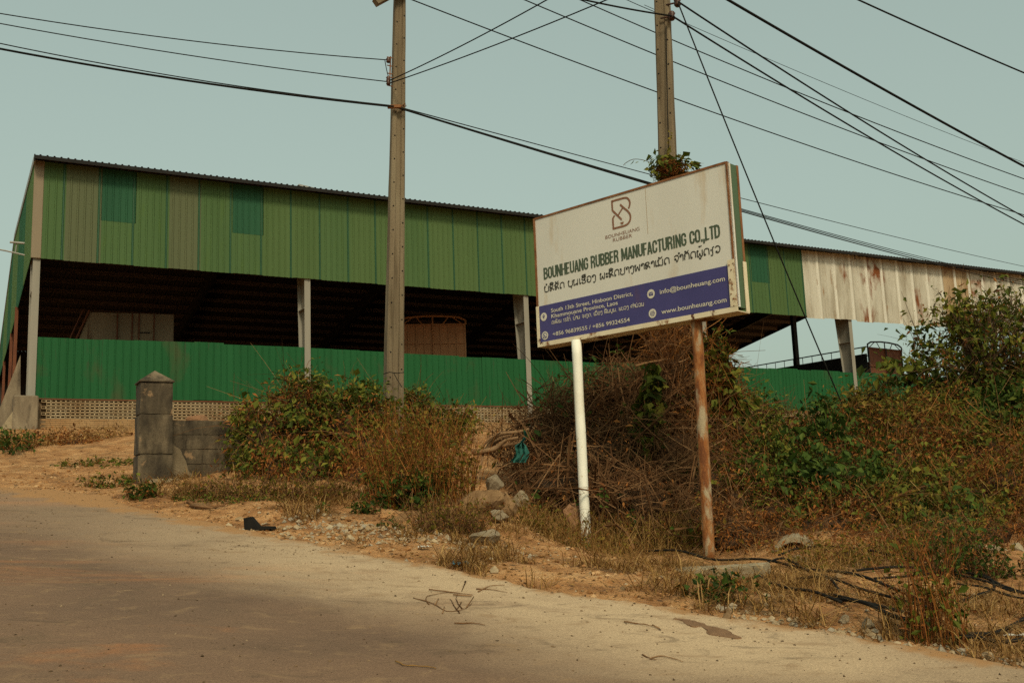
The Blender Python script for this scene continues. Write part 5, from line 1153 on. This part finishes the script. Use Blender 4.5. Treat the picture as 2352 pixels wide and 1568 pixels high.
C, O = shell(pile, 1500, .95, 1.15, 12, .10, .3, 3.0); put('green_sprigs', leaf_set(C, O, .055), G_deep, BP)
C, O = shell(pile, 2600, .8, 1.1, 8, .08, .3, 9.0); put('dry_leaves', leaf_set(C, O, .045, ratio=.4), D_red, BP)
# root stump at the left foot of the pile
RT = empty('uprooted_stump', (0, 0, 0), 0, 'pale uprooted tree stump with curling roots left of the brush pile', 'stump')
tips = [[(1090, 1040), (1118, 1035), (1140, 1030), (1160, 1012), (1190, 1005)], [(1085, 1036), (1115, 1034), (1130, 1010), (1150, 996), (1190, 992), (1215, 985)], [(1120, 1036), (1150, 1025), (1180, 1020), (1205, 1012)],
        [(1115, 1034), (1128, 1022), (1152, 1006), (1178, 1000)], [(1100, 1040), (1090, 1070), (1078, 1100)], [(1110, 1040), (1104, 1075), (1096, 1110)], [(1125, 1040), (1140, 1050), (1165, 1046), (1180, 1030)], [(1105, 1034), (1120, 1012), (1150, 990)]]
for i, tp in enumerate(tips):
    P_ = smooth2([list(pt(a, c, 12.0 + .05 * ((i * 3) % 5 - 2) - .06 * j)) for j, (a, c) in enumerate(tp)], 3)
    r0 = .035 if i < 4 else .014; MB().tube([Vector(q) for q in P_], [r0 * (1 - .6 * j / len(P_)) for j in range(len(P_))], 7).build('root', M_root, RT, smooth=True)
p = pt(1112, 1040, 12.0); me = rock_mesh(55); me.materials.append(M_root); o = link('root_crown', me, RT, p, (0, .3, 0)); o.scale = (.14, .09, .06)
# teal cloth caught on the pile
b = MB(); v = []; n_ = 12
for j in range(n_):
    s_ = j / (n_ - 1)
    for i in range(9):
        q = i / 8 - .5; wdt = (34 if s_ > .45 else 10) * (.5 + s_ * .6); ctr = 1205 - 12 * s_ + 4 * math.sin(j)
        pp = pt(ctr + q * wdt, 990 + 72 * s_, 11.35 + .05 * math.sin(i * 2.1 + j * .6)); v.append(pp)
o = MB().add(v, [(j * 9 + i, j * 9 + i + 1, (j + 1) * 9 + i + 1, (j + 1) * 9 + i) for j in range(n_ - 1) for i in range(8)]).build('torn_cloth', M_teal, None, smooth=True); tag(o, 'torn teal cloth caught on the left side of the brush pile', 'cloth')
# creepers on the second pole
CR = empty('pole_creeper', (0, 0, 0), 0, 'thick brown and green creepers hanging on the pole behind the rusty post', 'creeper')
cb = [px_blob(1545, 800, 12.5, .30, .42, .3), px_blob(1570, 880, 12.4, .42, .5, .4), px_blob(1600, 980, 12.2, .5, .5, .4), px_blob(1640, 850, 12.1, .17, .45, .2), px_blob(1660, 900, 12.0, .22, .35, .2)]
tangle(cb, 2600, .5, .004, D_red, CR, 'hanging_stems', bias=(0, 0, -.8)); tangle(cb[:3], 1500, .45, .004, T_twig, CR, 'dead_twigs')
C, O = shell(cb[3:], 950, .7, 1.15, 5, .08, .4, 2.0); put('foliage', leaf_set(C, O, .085, droop=1.0, ratio=.7), G_vine, CR)
C, O = shell([px_blob(1500, 900, 11.7, .10, .42, .1), px_blob(1490, 980, 11.6, .12, .30, .1)], 260, .5, 1.1, 3, .05, .4, 2.0); put('foliage', leaf_set(C, O, .11, droop=1.2, ratio=.75), G_vine, CR)
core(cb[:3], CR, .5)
NS_ = empty('creeper_tuft', (0, 0, 0), 0, 'tuft of creeper leaves round the pole just above the billboard edge', 'creeper')
nb = [px_blob(1540, 392, 12.6, .19, .13, .19)]
tangle(nb, 700, .18, .004, D_red, NS_, 'dead_twigs', lo=.4)
C, O = shell([px_blob(1522, 378, 12.5, .15, .12, .15), px_blob(1568, 380, 12.5, .13, .07, .12)], 170, .8, 1.2, 3, .05, .3, 1.0); put('foliage', leaf_set(C, O, .085, droop=1.0, ratio=.65), G_vine, NS_)
C = np.array([list(pt(1537 + 4 * math.sin(i), 300 + i * 5, 12.48)) for i in range(14)]); put('foliage', leaf_set(C, np.tile([0, -1.0, 0], (14, 1)), .075, droop=1.0, ratio=.6), G_olive, NS_)
P_ = smooth2([list(pt(a, c, 12.4)) for a, c in ((1500, 376), (1478, 368), (1455, 366), (1438, 374), (1432, 380))], 4)
MB().tube([Vector(q) for q in P_], .004, 4).build('tendril', T_stem, NS_)
C = np.array([list(pt(a, c, 12.4)) for a, c in ((1480, 368), (1457, 367), (1437, 378), (1468, 372))]); put('foliage', leaf_set(C, np.tile([0, -.3, -1.0], (4, 1)), .06, ratio=.55), G_vine, NS_)

# ------------------------------------------------------------------ hedge bank on the right
HG = 'bushes of the right-hand hedge'
bush('hedge_bush', 'mixed brown and green bush right of the rusty post', 'bush', [px_blob(1705, 1000, 12.6, .38, .55), px_blob(1760, 1090, 11.6, .55, .45), px_blob(1700, 1160, 10.9, .45, .40), px_blob(1790, 1180, 10.7, .48, .36), px_blob(1745, 960, 13.0, .30, .35)],
     9000, .050, G_vine, 900, .50, group=HG, grade=.2)
bush('hedge_bush', 'dark green leafy bush under the guy wire', 'bush', [px_blob(1840, 1090, 11.8, .55, .42), px_blob(1920, 1060, 12.2, .55, .45), px_blob(1880, 1140, 11.0, .55, .36), px_blob(1970, 1130, 11.2, .55, .40), px_blob(1900, 985, 12.8, .22, .42)],
     10500, .060, G_deep, 700, .34, group=HG, spread=.12)
bush('hedge_bush', 'brown bush with thin stems in front of the guy wire bush', 'bush', [px_blob(1900, 1215, 10.4, .60, .30), px_blob(2010, 1205, 10.5, .60, .34), px_blob(1990, 1170, 10.8, .4, .3)],
     5200, .045, G_olive, 900, .62, group=HG, twig_len=.5)
bush('hedge_bush', 'olive bush sloping below the fence right of the guy wire', 'bush', [px_blob(2020, 990, 13.2, .60, .42), px_blob(2100, 1010, 12.8, .65, .50), px_blob(2060, 1080, 12.0, .60, .45), px_blob(1985, 930, 13.6, .4, .25)],
     11000, .050, G_olive, 900, .40, group=HG)
bush('hedge_bush', 'russet brown bush beneath the right-hand tree', 'bush', [px_blob(2140, 950, 13.4, .55, .40), px_blob(2200, 990, 13.0, .62, .48), px_blob(2180, 1070, 12.0, .65, .50), px_blob(2260, 1060, 12.0, .5, .45)],
     11000, .048, G_olive, 1300, .68, group=HG, twig_len=.5)
bush('hedge_bush', 'bright leafy green bush at the right edge under the tree', 'bush', [px_blob(2280, 960, 12.8, .48, .34), px_blob(2350, 990, 12.6, .55, .45), px_blob(2340, 930, 13.0, .4, .3)],
     6500, .075, G_deep, 400, .14, group=HG, spread=.12)
bush('hedge_bush', 'wide brown and olive bush low on the right-hand bank', 'bush', [px_blob(2130, 1150, 11.0, .60, .42), px_blob(2230, 1160, 10.8, .65, .45), px_blob(2320, 1130, 11.0, .60, .5), px_blob(2200, 1215, 10.2, .55, .30), px_blob(2310, 1215, 10.0, .5, .28), px_blob(2400, 1120, 11, .6, .6), px_blob(2500, 1150, 10.8, .8, .6), px_blob(2640, 1180, 10.4, .8, .6)],
     17500, .045, G_olive, 1300, .55, group=HG)
bush('hedge_bush', 'tangled brown bush low between rusty post and broken pipe', 'bush', [px_blob(1700, 1240, 10.1, .40, .24), px_blob(1660, 1215, 10.3, .35, .3), px_blob(1760, 1235, 10.1, .35, .22)], 3200, .042, G_olive, 700, .6, group=HG)

bush('hedge_bush', 'low olive bush in the dip below the fence left of the guy wire', 'bush', [px_blob(1790, 1000, 13.4, .55, .30), px_blob(1850, 1010, 13.2, .45, .28), px_blob(1720, 1040, 12.9, .5, .3)], 6500, .048, G_olive, 600, .45, group=HG)
bush('hedge_bush', 'low brown scrub at the foot of the right-hand hedge above the cables', 'bush', [px_blob(1890, 1255, 9.9, .55, .18), px_blob(2030, 1250, 9.9, .6, .22), px_blob(2150, 1255, 9.7, .55, .2), px_blob(2280, 1235, 9.7, .6, .2), px_blob(1960, 1275, 9.3, .5, .14), px_blob(2090, 1280, 9.2, .5, .15), px_blob(2215, 1270, 9.2, .4, .15), px_blob(1800, 1265, 9.7, .35, .13)], 9500, .040, G_olive, 1500, .6, group=HG, twig_len=.4, core_k=.5)
bush('hedge_bush', 'yellowish green bush at the right edge below the bright leafy one', 'bush', [px_blob(2330, 1060, 11.9, .55, .42), px_blob(2380, 1000, 12.2, .5, .5), px_blob(2500, 1010, 12.0, .9, .7), px_blob(2680, 1040, 11.8, .9, .7)], 12000, .055, G_vine, 500, .35, group=HG)

SC_ = empty('dry_creeper', (0, 0, 0), 0, 'curtain of dry brown straw hanging over the right-hand hedge', 'creeper')
hb_ = [px_blob(2120, 1000, 12.6, .75, .5), px_blob(2200, 1060, 11.8, .8, .55), px_blob(2250, 1150, 10.8, .8, .45), px_blob(2080, 1150, 11.0, .7, .4), px_blob(1990, 1200, 10.5, .7, .35), px_blob(1730, 1100, 11.5, .5, .6), px_blob(2060, 960, 13.2, .6, .3)]
tangle(hb_, 1500, .34, .0030, D_red, SC_, 'straw', bias=(0, 0, -.9), lo=.9, hi=1.12); tangle(hb_, 550, .34, .0028, D_tan, SC_, 'straw', bias=(0, 0, -.5), lo=.95, hi=1.15)
SP_ = empty('broadleaf_creeper', (0, 0, 0), 0, 'patches of broad green creeper leaves over the right-hand hedge', 'creeper')
C, O = shell([px_blob(1800, 1080, 11.3, .5, .3), px_blob(1900, 1050, 11.8, .5, .35), px_blob(1850, 1130, 10.8, .5, .25), px_blob(2290, 970, 12.4, .45, .3), px_blob(2350, 1010, 12.2, .4, .3), px_blob(1915, 960, 12.5, .16, .4), px_blob(2150, 1190, 10.3, .4, .2)], 3200, .95, 1.2, 14, .13, .5, 8.0)
put('foliage', leaf_set(C, O, .078, droop=.6, ratio=.62), G_deep, SP_)
C, O = shell(hb_, 5200, .9, 1.15, 16, .11, .6, 21.0); put('foliage', leaf_set(C, O, .052, droop=.6, ratio=.55), G_vine, SP_)

def tree(name, label, trunk_pts, r0, limbs, n_leaf, leaf, mats, dry=.1, spread=.16, fan=5):
    root = empty(name, (0, 0, 0), 0, label, 'tree'); P_ = [Vector(q) for q in smooth2([list(t_) for t_ in trunk_pts], 4)]
    MB().tube(P_, [r0 * (1 - .55 * i / len(P_)) for i in range(len(P_))], 8).build('trunk', T_stem, root, smooth=True)
    Ss, Ee = [], []
    for (a, c) in limbs: Ss.append(list(a)); Ee.append(list(c))
    Ss, Ee = np.array(Ss), np.array(Ee); put('limbs', arc_twigs(Ss, Ee - Ss, np.linalg.norm(Ee - Ss, axis=1), 7, .08, r0 * .45, .0), T_stem, root)
    # secondary twigs at limb ends, leaves along them
    k = fan; S2 = np.repeat(Ss + (Ee - Ss) * .55, k, 0) + (np.repeat(Ee - Ss, k, 0)) * rng.uniform(0, .45, (len(Ss) * k, 1)); D2 = np.repeat(unit(Ee - Ss), k, 0) * .6 + rng.normal(size=S2.shape) * .6
    L2 = rng.uniform(.18, .62, len(S2)); put('twigs', arc_twigs(S2, D2, L2, 5, .2, .005, .12), T_stem, root)
    w_ = rng.integers(0, len(S2), n_leaf); t_ = rng.uniform(.15, 1.0, n_leaf)[:, None]; C = S2[w_] + unit(D2[w_]) * L2[w_][:, None] * t_ + rng.normal(size=(n_leaf, 3)) * spread * .35
    O = unit(rng.normal(size=(n_leaf, 3))); d_ = rng.random(n_leaf) < dry
    put('crown', leaf_set(C[~d_], O[~d_], leaf, droop=.7, ratio=.5), mats, root)
    if d_.any(): put('dry_leaves', leaf_set(C[d_], O[d_], leaf * .8, droop=.7, ratio=.4), D_red, root)
    return root
tb = pt(2235, 960, 13.2); tb.z -= .4; c0 = pt(2250, 860, 13.2)
ends = [(2200, 716), (2235, 706), (2275, 698), (2330, 700), (2185, 745), (2190, 715), (2215, 720), (2250, 705), (2290, 700), (2330, 705), (2370, 720), (2165, 800), (2200, 770), (2240, 760), (2290, 755), (2340, 765), (2155, 840), (2190, 820), (2240, 810), (2300, 805), (2350, 815),
        (2170, 870), (2230, 860), (2290, 855), (2345, 870), (2260, 900), (2320, 905), (2200, 905), (2400, 780), (2400, 850)]
tree('roadside_tree', 'loose green tree rising over the hedge at the right edge', [tb, pt(2240, 920, 13.2), c0], .05, [(c0 + (pt(a, c, 13.2) - c0) * random.uniform(0, .3), pt(a, c, 13.2 + random.uniform(-.5, .5))) for a, c in ends], 4300, .068, G_vine, .16, .15, fan=15)
tree('roadside_tree', 'brownish airy tree behind the green tree at the right edge', [tb + Vector((.4, .5, 0)), pt(2270, 900, 13.8), pt(2280, 830, 13.8)], .04, [(pt(2280, 860, 13.8), pt(a + 20, c + 15, 13.8 + random.uniform(-.4, .4))) for a, c in ends if a > 2180], 2300, .054, G_olive, .45, .15, fan=14)
bush('hedge_bush', 'green bush filling the foot of the loose green tree', 'bush', [px_blob(2200, 900, 13.3, .42, .26), px_blob(2280, 890, 13.4, .5, .3), px_blob(2350, 880, 13.4, .5, .36), px_blob(2150, 930, 13.3, .35, .2)], 6500, .058, G_vine, 500, .4, group=HG, lump=.8)
tb = pt(2085, 930, 13.3); tb.z -= .3
tree('broadleaf_sapling', 'broad-leaved sapling left of the loose green tree', [tb, pt(2090, 880, 13.3), pt(2110, 830, 13.3)], .022, [(pt(2095, 880, 13.3), pt(a, c, 13.3 + random.uniform(-.2, .2))) for a, c in ((2050, 825), (2058, 850), (2060, 880), (2085, 860), (2105, 800), (2110, 770), (2130, 790), (2090, 835), (2120, 840), (2140, 860), (2045, 868))], 330, .115, G_vine, .1, .10, 5)
weeds('weed_clump', 'green vine climbing the fence near the white-clad column', pt(1985, 955, 13.9), 0, .35, .25, .75, 60, 700, .06, G_vine, group='small green plants', lean=.4)

# ------------------------------------------------------------------ roadside plants in front
weeds('weed_clump', 'tall leafy weed standing at the road edge near the cables', 2150, 1478, .17, .12,   .68, 75, 700, .036, G_vine, D_red, group='weeds on the bank', lean=.10)
weeds('weed_clump', 'dark weedy clump behind the tall leafy weed on the right', 2210, 1330, .30, .25, .55, 120, 1500, .035, G_deep, group='weeds on the bank', lean=.3)
weeds('weed_clump', 'small leafy green plant at the road edge below the rusty post', 1648, 1382, .17, .12, .22, 30, 430, .042, G_deep, group='small green plants', lean=.55)
weeds('weed_clump', 'weedy stalks round the foot of the white post', 1375, 1268, .40, .20, .30, 110, 300, .030, G_olive, D_tan, 'weeds on the bank', lean=.4)
weeds('weed_clump', 'scrubby stalks in front of the brush pile between both posts', 1490, 1265, .75, .30, .45, 700, 2600, .026, G_olive, D_tan, 'weeds on the bank', lean=.4)
weeds('weed_clump', 'brown scrub between the rock slab and the white post', 1255, 1228, .28, .30, .36, 220, 1100, .028, G_olive, D_tan, 'weeds on the bank', lean=.4)
weeds('weed_clump', 'low green weeds at the far right below the buff stones', 2310, 1330, .30, .20, .25, 60, 700, .035, G_deep, group='small green plants', lean=.5)
weeds('weed_clump', 'weeds over the cables right of the broken pipe', 1960, 1300, .55, .30, .30, 260, 1300, .028, G_olive, D_tan, 'weeds on the bank', lean=.5)

# dry grass strip along the verge
def strip(n_, x0, x1, w0, w1, dens_seed, thr):
    X = rng.uniform(x0, x1, n_); Wd = w0 + (w1 - w0) * rng.random(n_) ** 1.2; Y = np.interp(X, EX, EY) + Wd / .82
    k = np.array([vnoise(x, y, 1.3, dens_seed) + .5 * vnoise(x, y, 4, dens_seed) for x, y in zip(X, Y)]); m_ = k > thr; return X[m_], Y[m_]
X1, Y1 = strip(11000, -.6, 4.4, .05, 2.4, 1, .02); X2, Y2 = strip(6000, -4.2, -.4, .3, 2.2, 2, .2); X3, Y3 = strip(3500, 1.0, 5.2, 1.0, 3.6, 6, .1)
X = np.concatenate([X1, X2, X3]); Y = np.concatenate([Y1, Y2, Y3]); B = np.stack([X, Y, gn_arr(X, Y) - .01], -1)
B2 = B[rng.integers(0, len(B), 3500)] + rng.normal(size=(3500, 3)) * np.array([.06, .06, 0]); B2[:, 2] = gn_arr(B2[:, 0], B2[:, 1]) + .004
o = put('dry_grass', merge([blades_np(B, rng.gamma(3.0, .030, len(B)) + .03, .9, .0032, .6), blades_np(B2, rng.gamma(3.0, .022, len(B2)) + .03, 3.2, .0030, .5)]), D_tan, None); tag(o, 'short dry tan grass along the road verge', 'grass', kind='stuff')
# leaf litter and twig bits on the bank
X1, Y1 = strip(5000, -5, 5, .15, 3.4, 9, -.3); B = np.stack([X1, Y1, gn_arr(X1, Y1) + .008], -1); N_ = np.tile([0, 0, 1.0], (len(B), 1)); D_ = np.concatenate([rng.normal(size=(len(B), 2)), rng.normal(size=(len(B), 1)) * .25], 1)
o = put('leaf_litter', leaf_np(B, D_, N_ + rng.normal(size=B.shape) * .3, rng.uniform(.02, .06, len(B)), rng.uniform(.008, .022, len(B))), D_tan, None); tag(o, 'fallen dry leaves and straw scattered over the bank', 'litter', kind='stuff')
def pebbles(name, label, X, Y, Z, lo, hi, mat_):
    base = np.array([(1, 0, 0), (-1, 0, 0), (0, 1, 0), (0, -1, 0), (0, 0, 1), (0, 0, -1), (.62, .62, .5), (-.62, -.6, .5)]); tri = np.array([(0, 6, 4), (6, 2, 4), (2, 1, 4), (1, 7, 4), (7, 3, 4), (3, 0, 4), (0, 2, 6), (1, 3, 7), (0, 3, 5), (3, 1, 5), (1, 2, 5), (2, 0, 5)])
    n_ = len(X); s_ = lo * (hi / lo) ** (rng.random(n_) ** 2.2); sc = s_[:, None, None] * rng.uniform(.6, 1.2, (n_, 1, 3)) * np.array([1, 1, .8]); a = rng.uniform(0, 6.28, n_)
    V = base[None] * sc * (1 + rng.uniform(-.2, .2, (n_, 8, 1))); c_, q_ = np.cos(a)[:, None], np.sin(a)[:, None]; V = np.stack([V[..., 0] * c_ - V[..., 1] * q_, V[..., 0] * q_ + V[..., 1] * c_, V[..., 2]], -1)
    V += np.stack([X, Y, Z + s_ * .02], -1)[:, None]; f = (tri[None] + (np.arange(n_) * 8)[:, None, None]).reshape(-1, 3)
    o = link(name, np_mesh(name, V.reshape(-1, 3), f, mat_)); return tag(o, label, 'pebbles', kind='stuff')
M_clod = leafmat('dirt_clod', [(.15, .068, .024), (.26, .12, .044), (.36, .185, .075), (.42, .26, .13)], 0, 1.0); M_peb = leafmat('pale_pebble', [(.17, .10, .05), (.27, .18, .095), (.36, .27, .165), (.25, .21, .155)], 0, .95); M_pebd = leafmat('dark_grit', [(.05, .033, .019), (.09, .058, .032), (.16, .10, .055), (.28, .20, .12)], 0, .95)
def around(px, py, rx, ry, n_): p = gp(px, py); return p.x + rng.normal(size=n_) * rx, p.y + rng.normal(size=n_) * ry
A1 = around(790, 1210, .45, .22, 620); A2 = around(900, 1240, .5, .2, 500); A3 = strip(700, -2.5, 4, .1, 2.6, 3, -.2); A4 = strip(500, 1.2, 2.6, -.05, .25, 3, -.9); A5 = around(180, 1000, 1.2, .8, 60)
X = np.concatenate([A1[0], A2[0], A3[0], A4[0], A5[0]]); Y = np.concatenate([A1[1], A2[1], A3[1], A4[1], A5[1]])
pebbles('gravel', 'pale broken stones spilled over the dirt verge', X, Y, gn_arr(X, Y), .007, .042, M_peb)
A1 = strip(9000, -7, 5, .05, 3.6, 8, -.35); A2 = around(200, 1060, 2.2, 2.6, 1600); A3 = around(150, 1010, 2.0, 1.2, 500); X = np.concatenate([A1[0], A2[0], A3[0]]); Y = np.concatenate([A1[1], A2[1], A3[1]]); m_ = edge_w(X, Y) > .05; X, Y = X[m_], Y[m_]
pebbles('dirt_clods', 'crumbly clods of orange earth over the bank', X, Y, gn_arr(X, Y), .004, .030, M_clod)
X = rng.uniform(-6, 3.2, 2600); Wd = -rng.random(2600) ** 1.6 * 4.2; Y = np.interp(X, EX, EY) + Wd - .05; A = around(700, 1275, .5, .18, 240); X = np.concatenate([X, A[0]]); Y = np.concatenate([Y, A[1]])
m_ = (edge_w(X, Y) < -.02) & (Y > 3.8); X, Y = X[m_], Y[m_]
pebbles('road_grit', 'scattered grit and pebbles lying on the road', X, Y, np.array([road_surf(x, y) for x, y in zip(X, Y)]), .003, .011, M_pebd)

# ------------------------------------------------------------------ loose sticks and cables
def rp(px, py):                    # point on the road surface
    d = ray(px, py); k = EYE / (-.06 * d.x + .147 * d.y - d.z); return Vector((d.x * k, d.y * k, EYE + d.z * k))
def stick(name, label, cat, lines, r, mat_, group, road=True, lift=.012):
    b = MB()
    for ln in lines:
        P_ = []
        for a, c in ln:
            if road: q = rp(a, c); q.z = road_surf(q.x, q.y) + r
            else: q = gp(a, c); q.z = gn(q.x, q.y) + lift
            P_.append(list(q))
        P_ = smooth2(P_, 4); b.tube([Vector(q) + Vector((random.uniform(-1, 1), random.uniform(-1, 1), random.uniform(0, .8))) * r * .9 for q in P_], [r * random.uniform(.6, 1.0) * (1 - .6 * i / len(P_)) for i in range(len(P_))], 5)
    return tag(b.build(name, mat_, None, smooth=True), label, cat, group)
SG_ = 'sticks lying on the road'
stick('fallen_branch', 'forked dry branch lying on the pale road edge', 'branch', [[(950, 1378), (990, 1388), (1020, 1405), (1050, 1407), (1072, 1400), (1085, 1390)], [(1055, 1412), (1045, 1398), (1035, 1380)], [(1048, 1406), (1060, 1388)], [(1018, 1412), (1022, 1398)], [(985, 1392), (980, 1375), (1030, 1365)], [(1072, 1400), (1088, 1375)], [(1060, 1402), (1048, 1380), (1052, 1368)], [(1000, 1394), (1008, 1380)]], .0042, T_twig, SG_)
stick('fallen_branch', 'straight dry stick just above the forked branch on the road', 'branch', [[(985, 1361), (1030, 1365), (1085, 1372)], [(1040, 1372), (1085, 1374)]], .006, T_twig, SG_)
stick('fallen_branch', 'thin twigs above and right of the forked branch', 'branch', [[(1095, 1358), (1130, 1360), (1165, 1366)], [(1098, 1364), (1125, 1352), (1160, 1350)], [(1070, 1340), (1062, 1362)]], .0045, T_twig, SG_)
stick('fallen_branch', 'short straight stick on the road below the rusty post', 'branch', [[(1432, 1432), (1470, 1437), (1500, 1441)], [(1498, 1440), (1516, 1446)]], .006, T_twig, SG_)
stick('fallen_branch', 'bent twig on the road near the bottom right', 'branch', [[(1476, 1507), (1495, 1517), (1510, 1519)], [(1495, 1517), (1518, 1510), (1550, 1518), (1570, 1524)]], .0045, T_twig, SG_)
stick('fallen_branch', 'pale bent straw on the dark road at the bottom', 'branch', [[(908, 1527), (935, 1537), (970, 1539), (1002, 1543)]], .005, D_tan, SG_)
stick('fallen_branch', 'thin twig on the road left of centre', 'branch', [[(1045, 1436), (1085, 1436), (1115, 1440)]], .005, T_twig, SG_)
stick('fallen_branch', 'grey dead log on the dirt below the gate pillar', 'branch', [[(430, 1164), (470, 1170), (505, 1171), (528, 1167)], [(445, 1167), (490, 1176)]], .022, T_twig, 'logs on the bank', False, .02)
CG = 'black cables dumped on the bank'
def cable(label, ln, r=.010, lift=.035):
    r = r * 1.05
    P_ = []
    for i, (a, c) in enumerate(ln):
        q = gp(a, c); q.z = gn(q.x, q.y) + lift + .02 * abs(math.sin(i * 1.7)); P_.append(list(q))
    P_ = smooth2(P_, 6); return tag(MB().tube([Vector(q) for q in P_], r, 6).build('ground_cable', M_black, None, smooth=True), label, 'cable', CG)
cable('longest black cable running from between the posts to the road edge', [(1480, 1272), (1560, 1283), (1640, 1293), (1750, 1300), (1850, 1316), (1960, 1338), (2050, 1368), (2130, 1402), (2180, 1420)], .011)
cable('black cable branching off below the rusty post towards the road', [(1690, 1300), (1740, 1332), (1800, 1362), (1870, 1386), (1935, 1402)])
cable('black cable arching highest below the broken pipe', [(1790, 1290), (1840, 1277), (1910, 1272), (1990, 1282), (2080, 1303), (2160, 1318)], .009, .05)
cable('upper of two black cables beside the stones at the road edge', [(1905, 1372), (1980, 1402), (2060, 1425), (2170, 1452)])
cable('lower black cable touching the stones at the road edge', [(1920, 1386), (1985, 1415), (2060, 1440), (2140, 1452)], .013)
cable('black cable crossing behind the tall leafy weed to the right edge', [(1960, 1322), (2060, 1321), (2160, 1326), (2250, 1345), (2310, 1372), (2380, 1398)], .011)
cable('thin black cable just under the one crossing behind the tall weed', [(2010, 1340), (2090, 1336), (2170, 1332), (2260, 1356), (2330, 1380), (2390, 1392)], .009)
cable('black cable looping up at the right edge above the verge', [(2190, 1398), (2250, 1392), (2285, 1372), (2275, 1352), (2240, 1340)])
cable('upper black cable swinging from the tall weed to the right edge', [(2170, 1470), (2230, 1475), (2300, 1462), (2390, 1428)], .011)
cable('lowest black cable at the right edge of the verge', [(2170, 1480), (2240, 1484), (2310, 1480), (2400, 1466)], .011)
cable('short black cable curling up beside the broken pipe', [(1745, 1318), (1800, 1306), (1860, 1322), (1905, 1350), (1930, 1378)], .009, .05)
cable('black cable crossing the dirt in the middle of the cable heap', [(1830, 1338), (1900, 1348), (1980, 1372), (2060, 1398), (2150, 1425)], .009, .05)
cable('thin black cable along the dirt at the far right', [(2190, 1360), (2260, 1376), (2330, 1396), (2400, 1410)], .008, .05)
# smear of mud on the road
P_ = [(1553, 1421), (1580, 1424), (1620, 1436), (1660, 1448), (1697, 1464), (1680, 1468), (1640, 1458), (1605, 1444), (1570, 1432)]
q = [rp(a, c) for a, c in P_]; q = [Vector((v_.x, v_.y, road_surf(v_.x, v_.y) + .003)) for v_ in q]; q = [Vector(v_) for v_ in smooth2([list(v_) for v_ in q], 7, True)]; q = [v_ + Vector((vnoise(v_.x, v_.y, 14, 3) * .06, vnoise(v_.x, v_.y, 14, 8) * .06, 0)) for v_ in q]
b = MB(); b.add(q + [v_ + (v_ - q[0]) * .02 - Vector((0, 0, .012)) for v_ in q], [tuple(range(len(q)))] + [(i, (i + 1) % len(q), len(q) + (i + 1) % len(q), len(q) + i) for i in range(len(q))])
tag(b.build('mud_smear', nmat('brown_mud', [(.14, .074, .036), (.20, .11, .055)], 14, rough=1, bump=.5, bscale=60, fine=.2)), 'brown smear of dried mud on the pale road edge', 'mud')
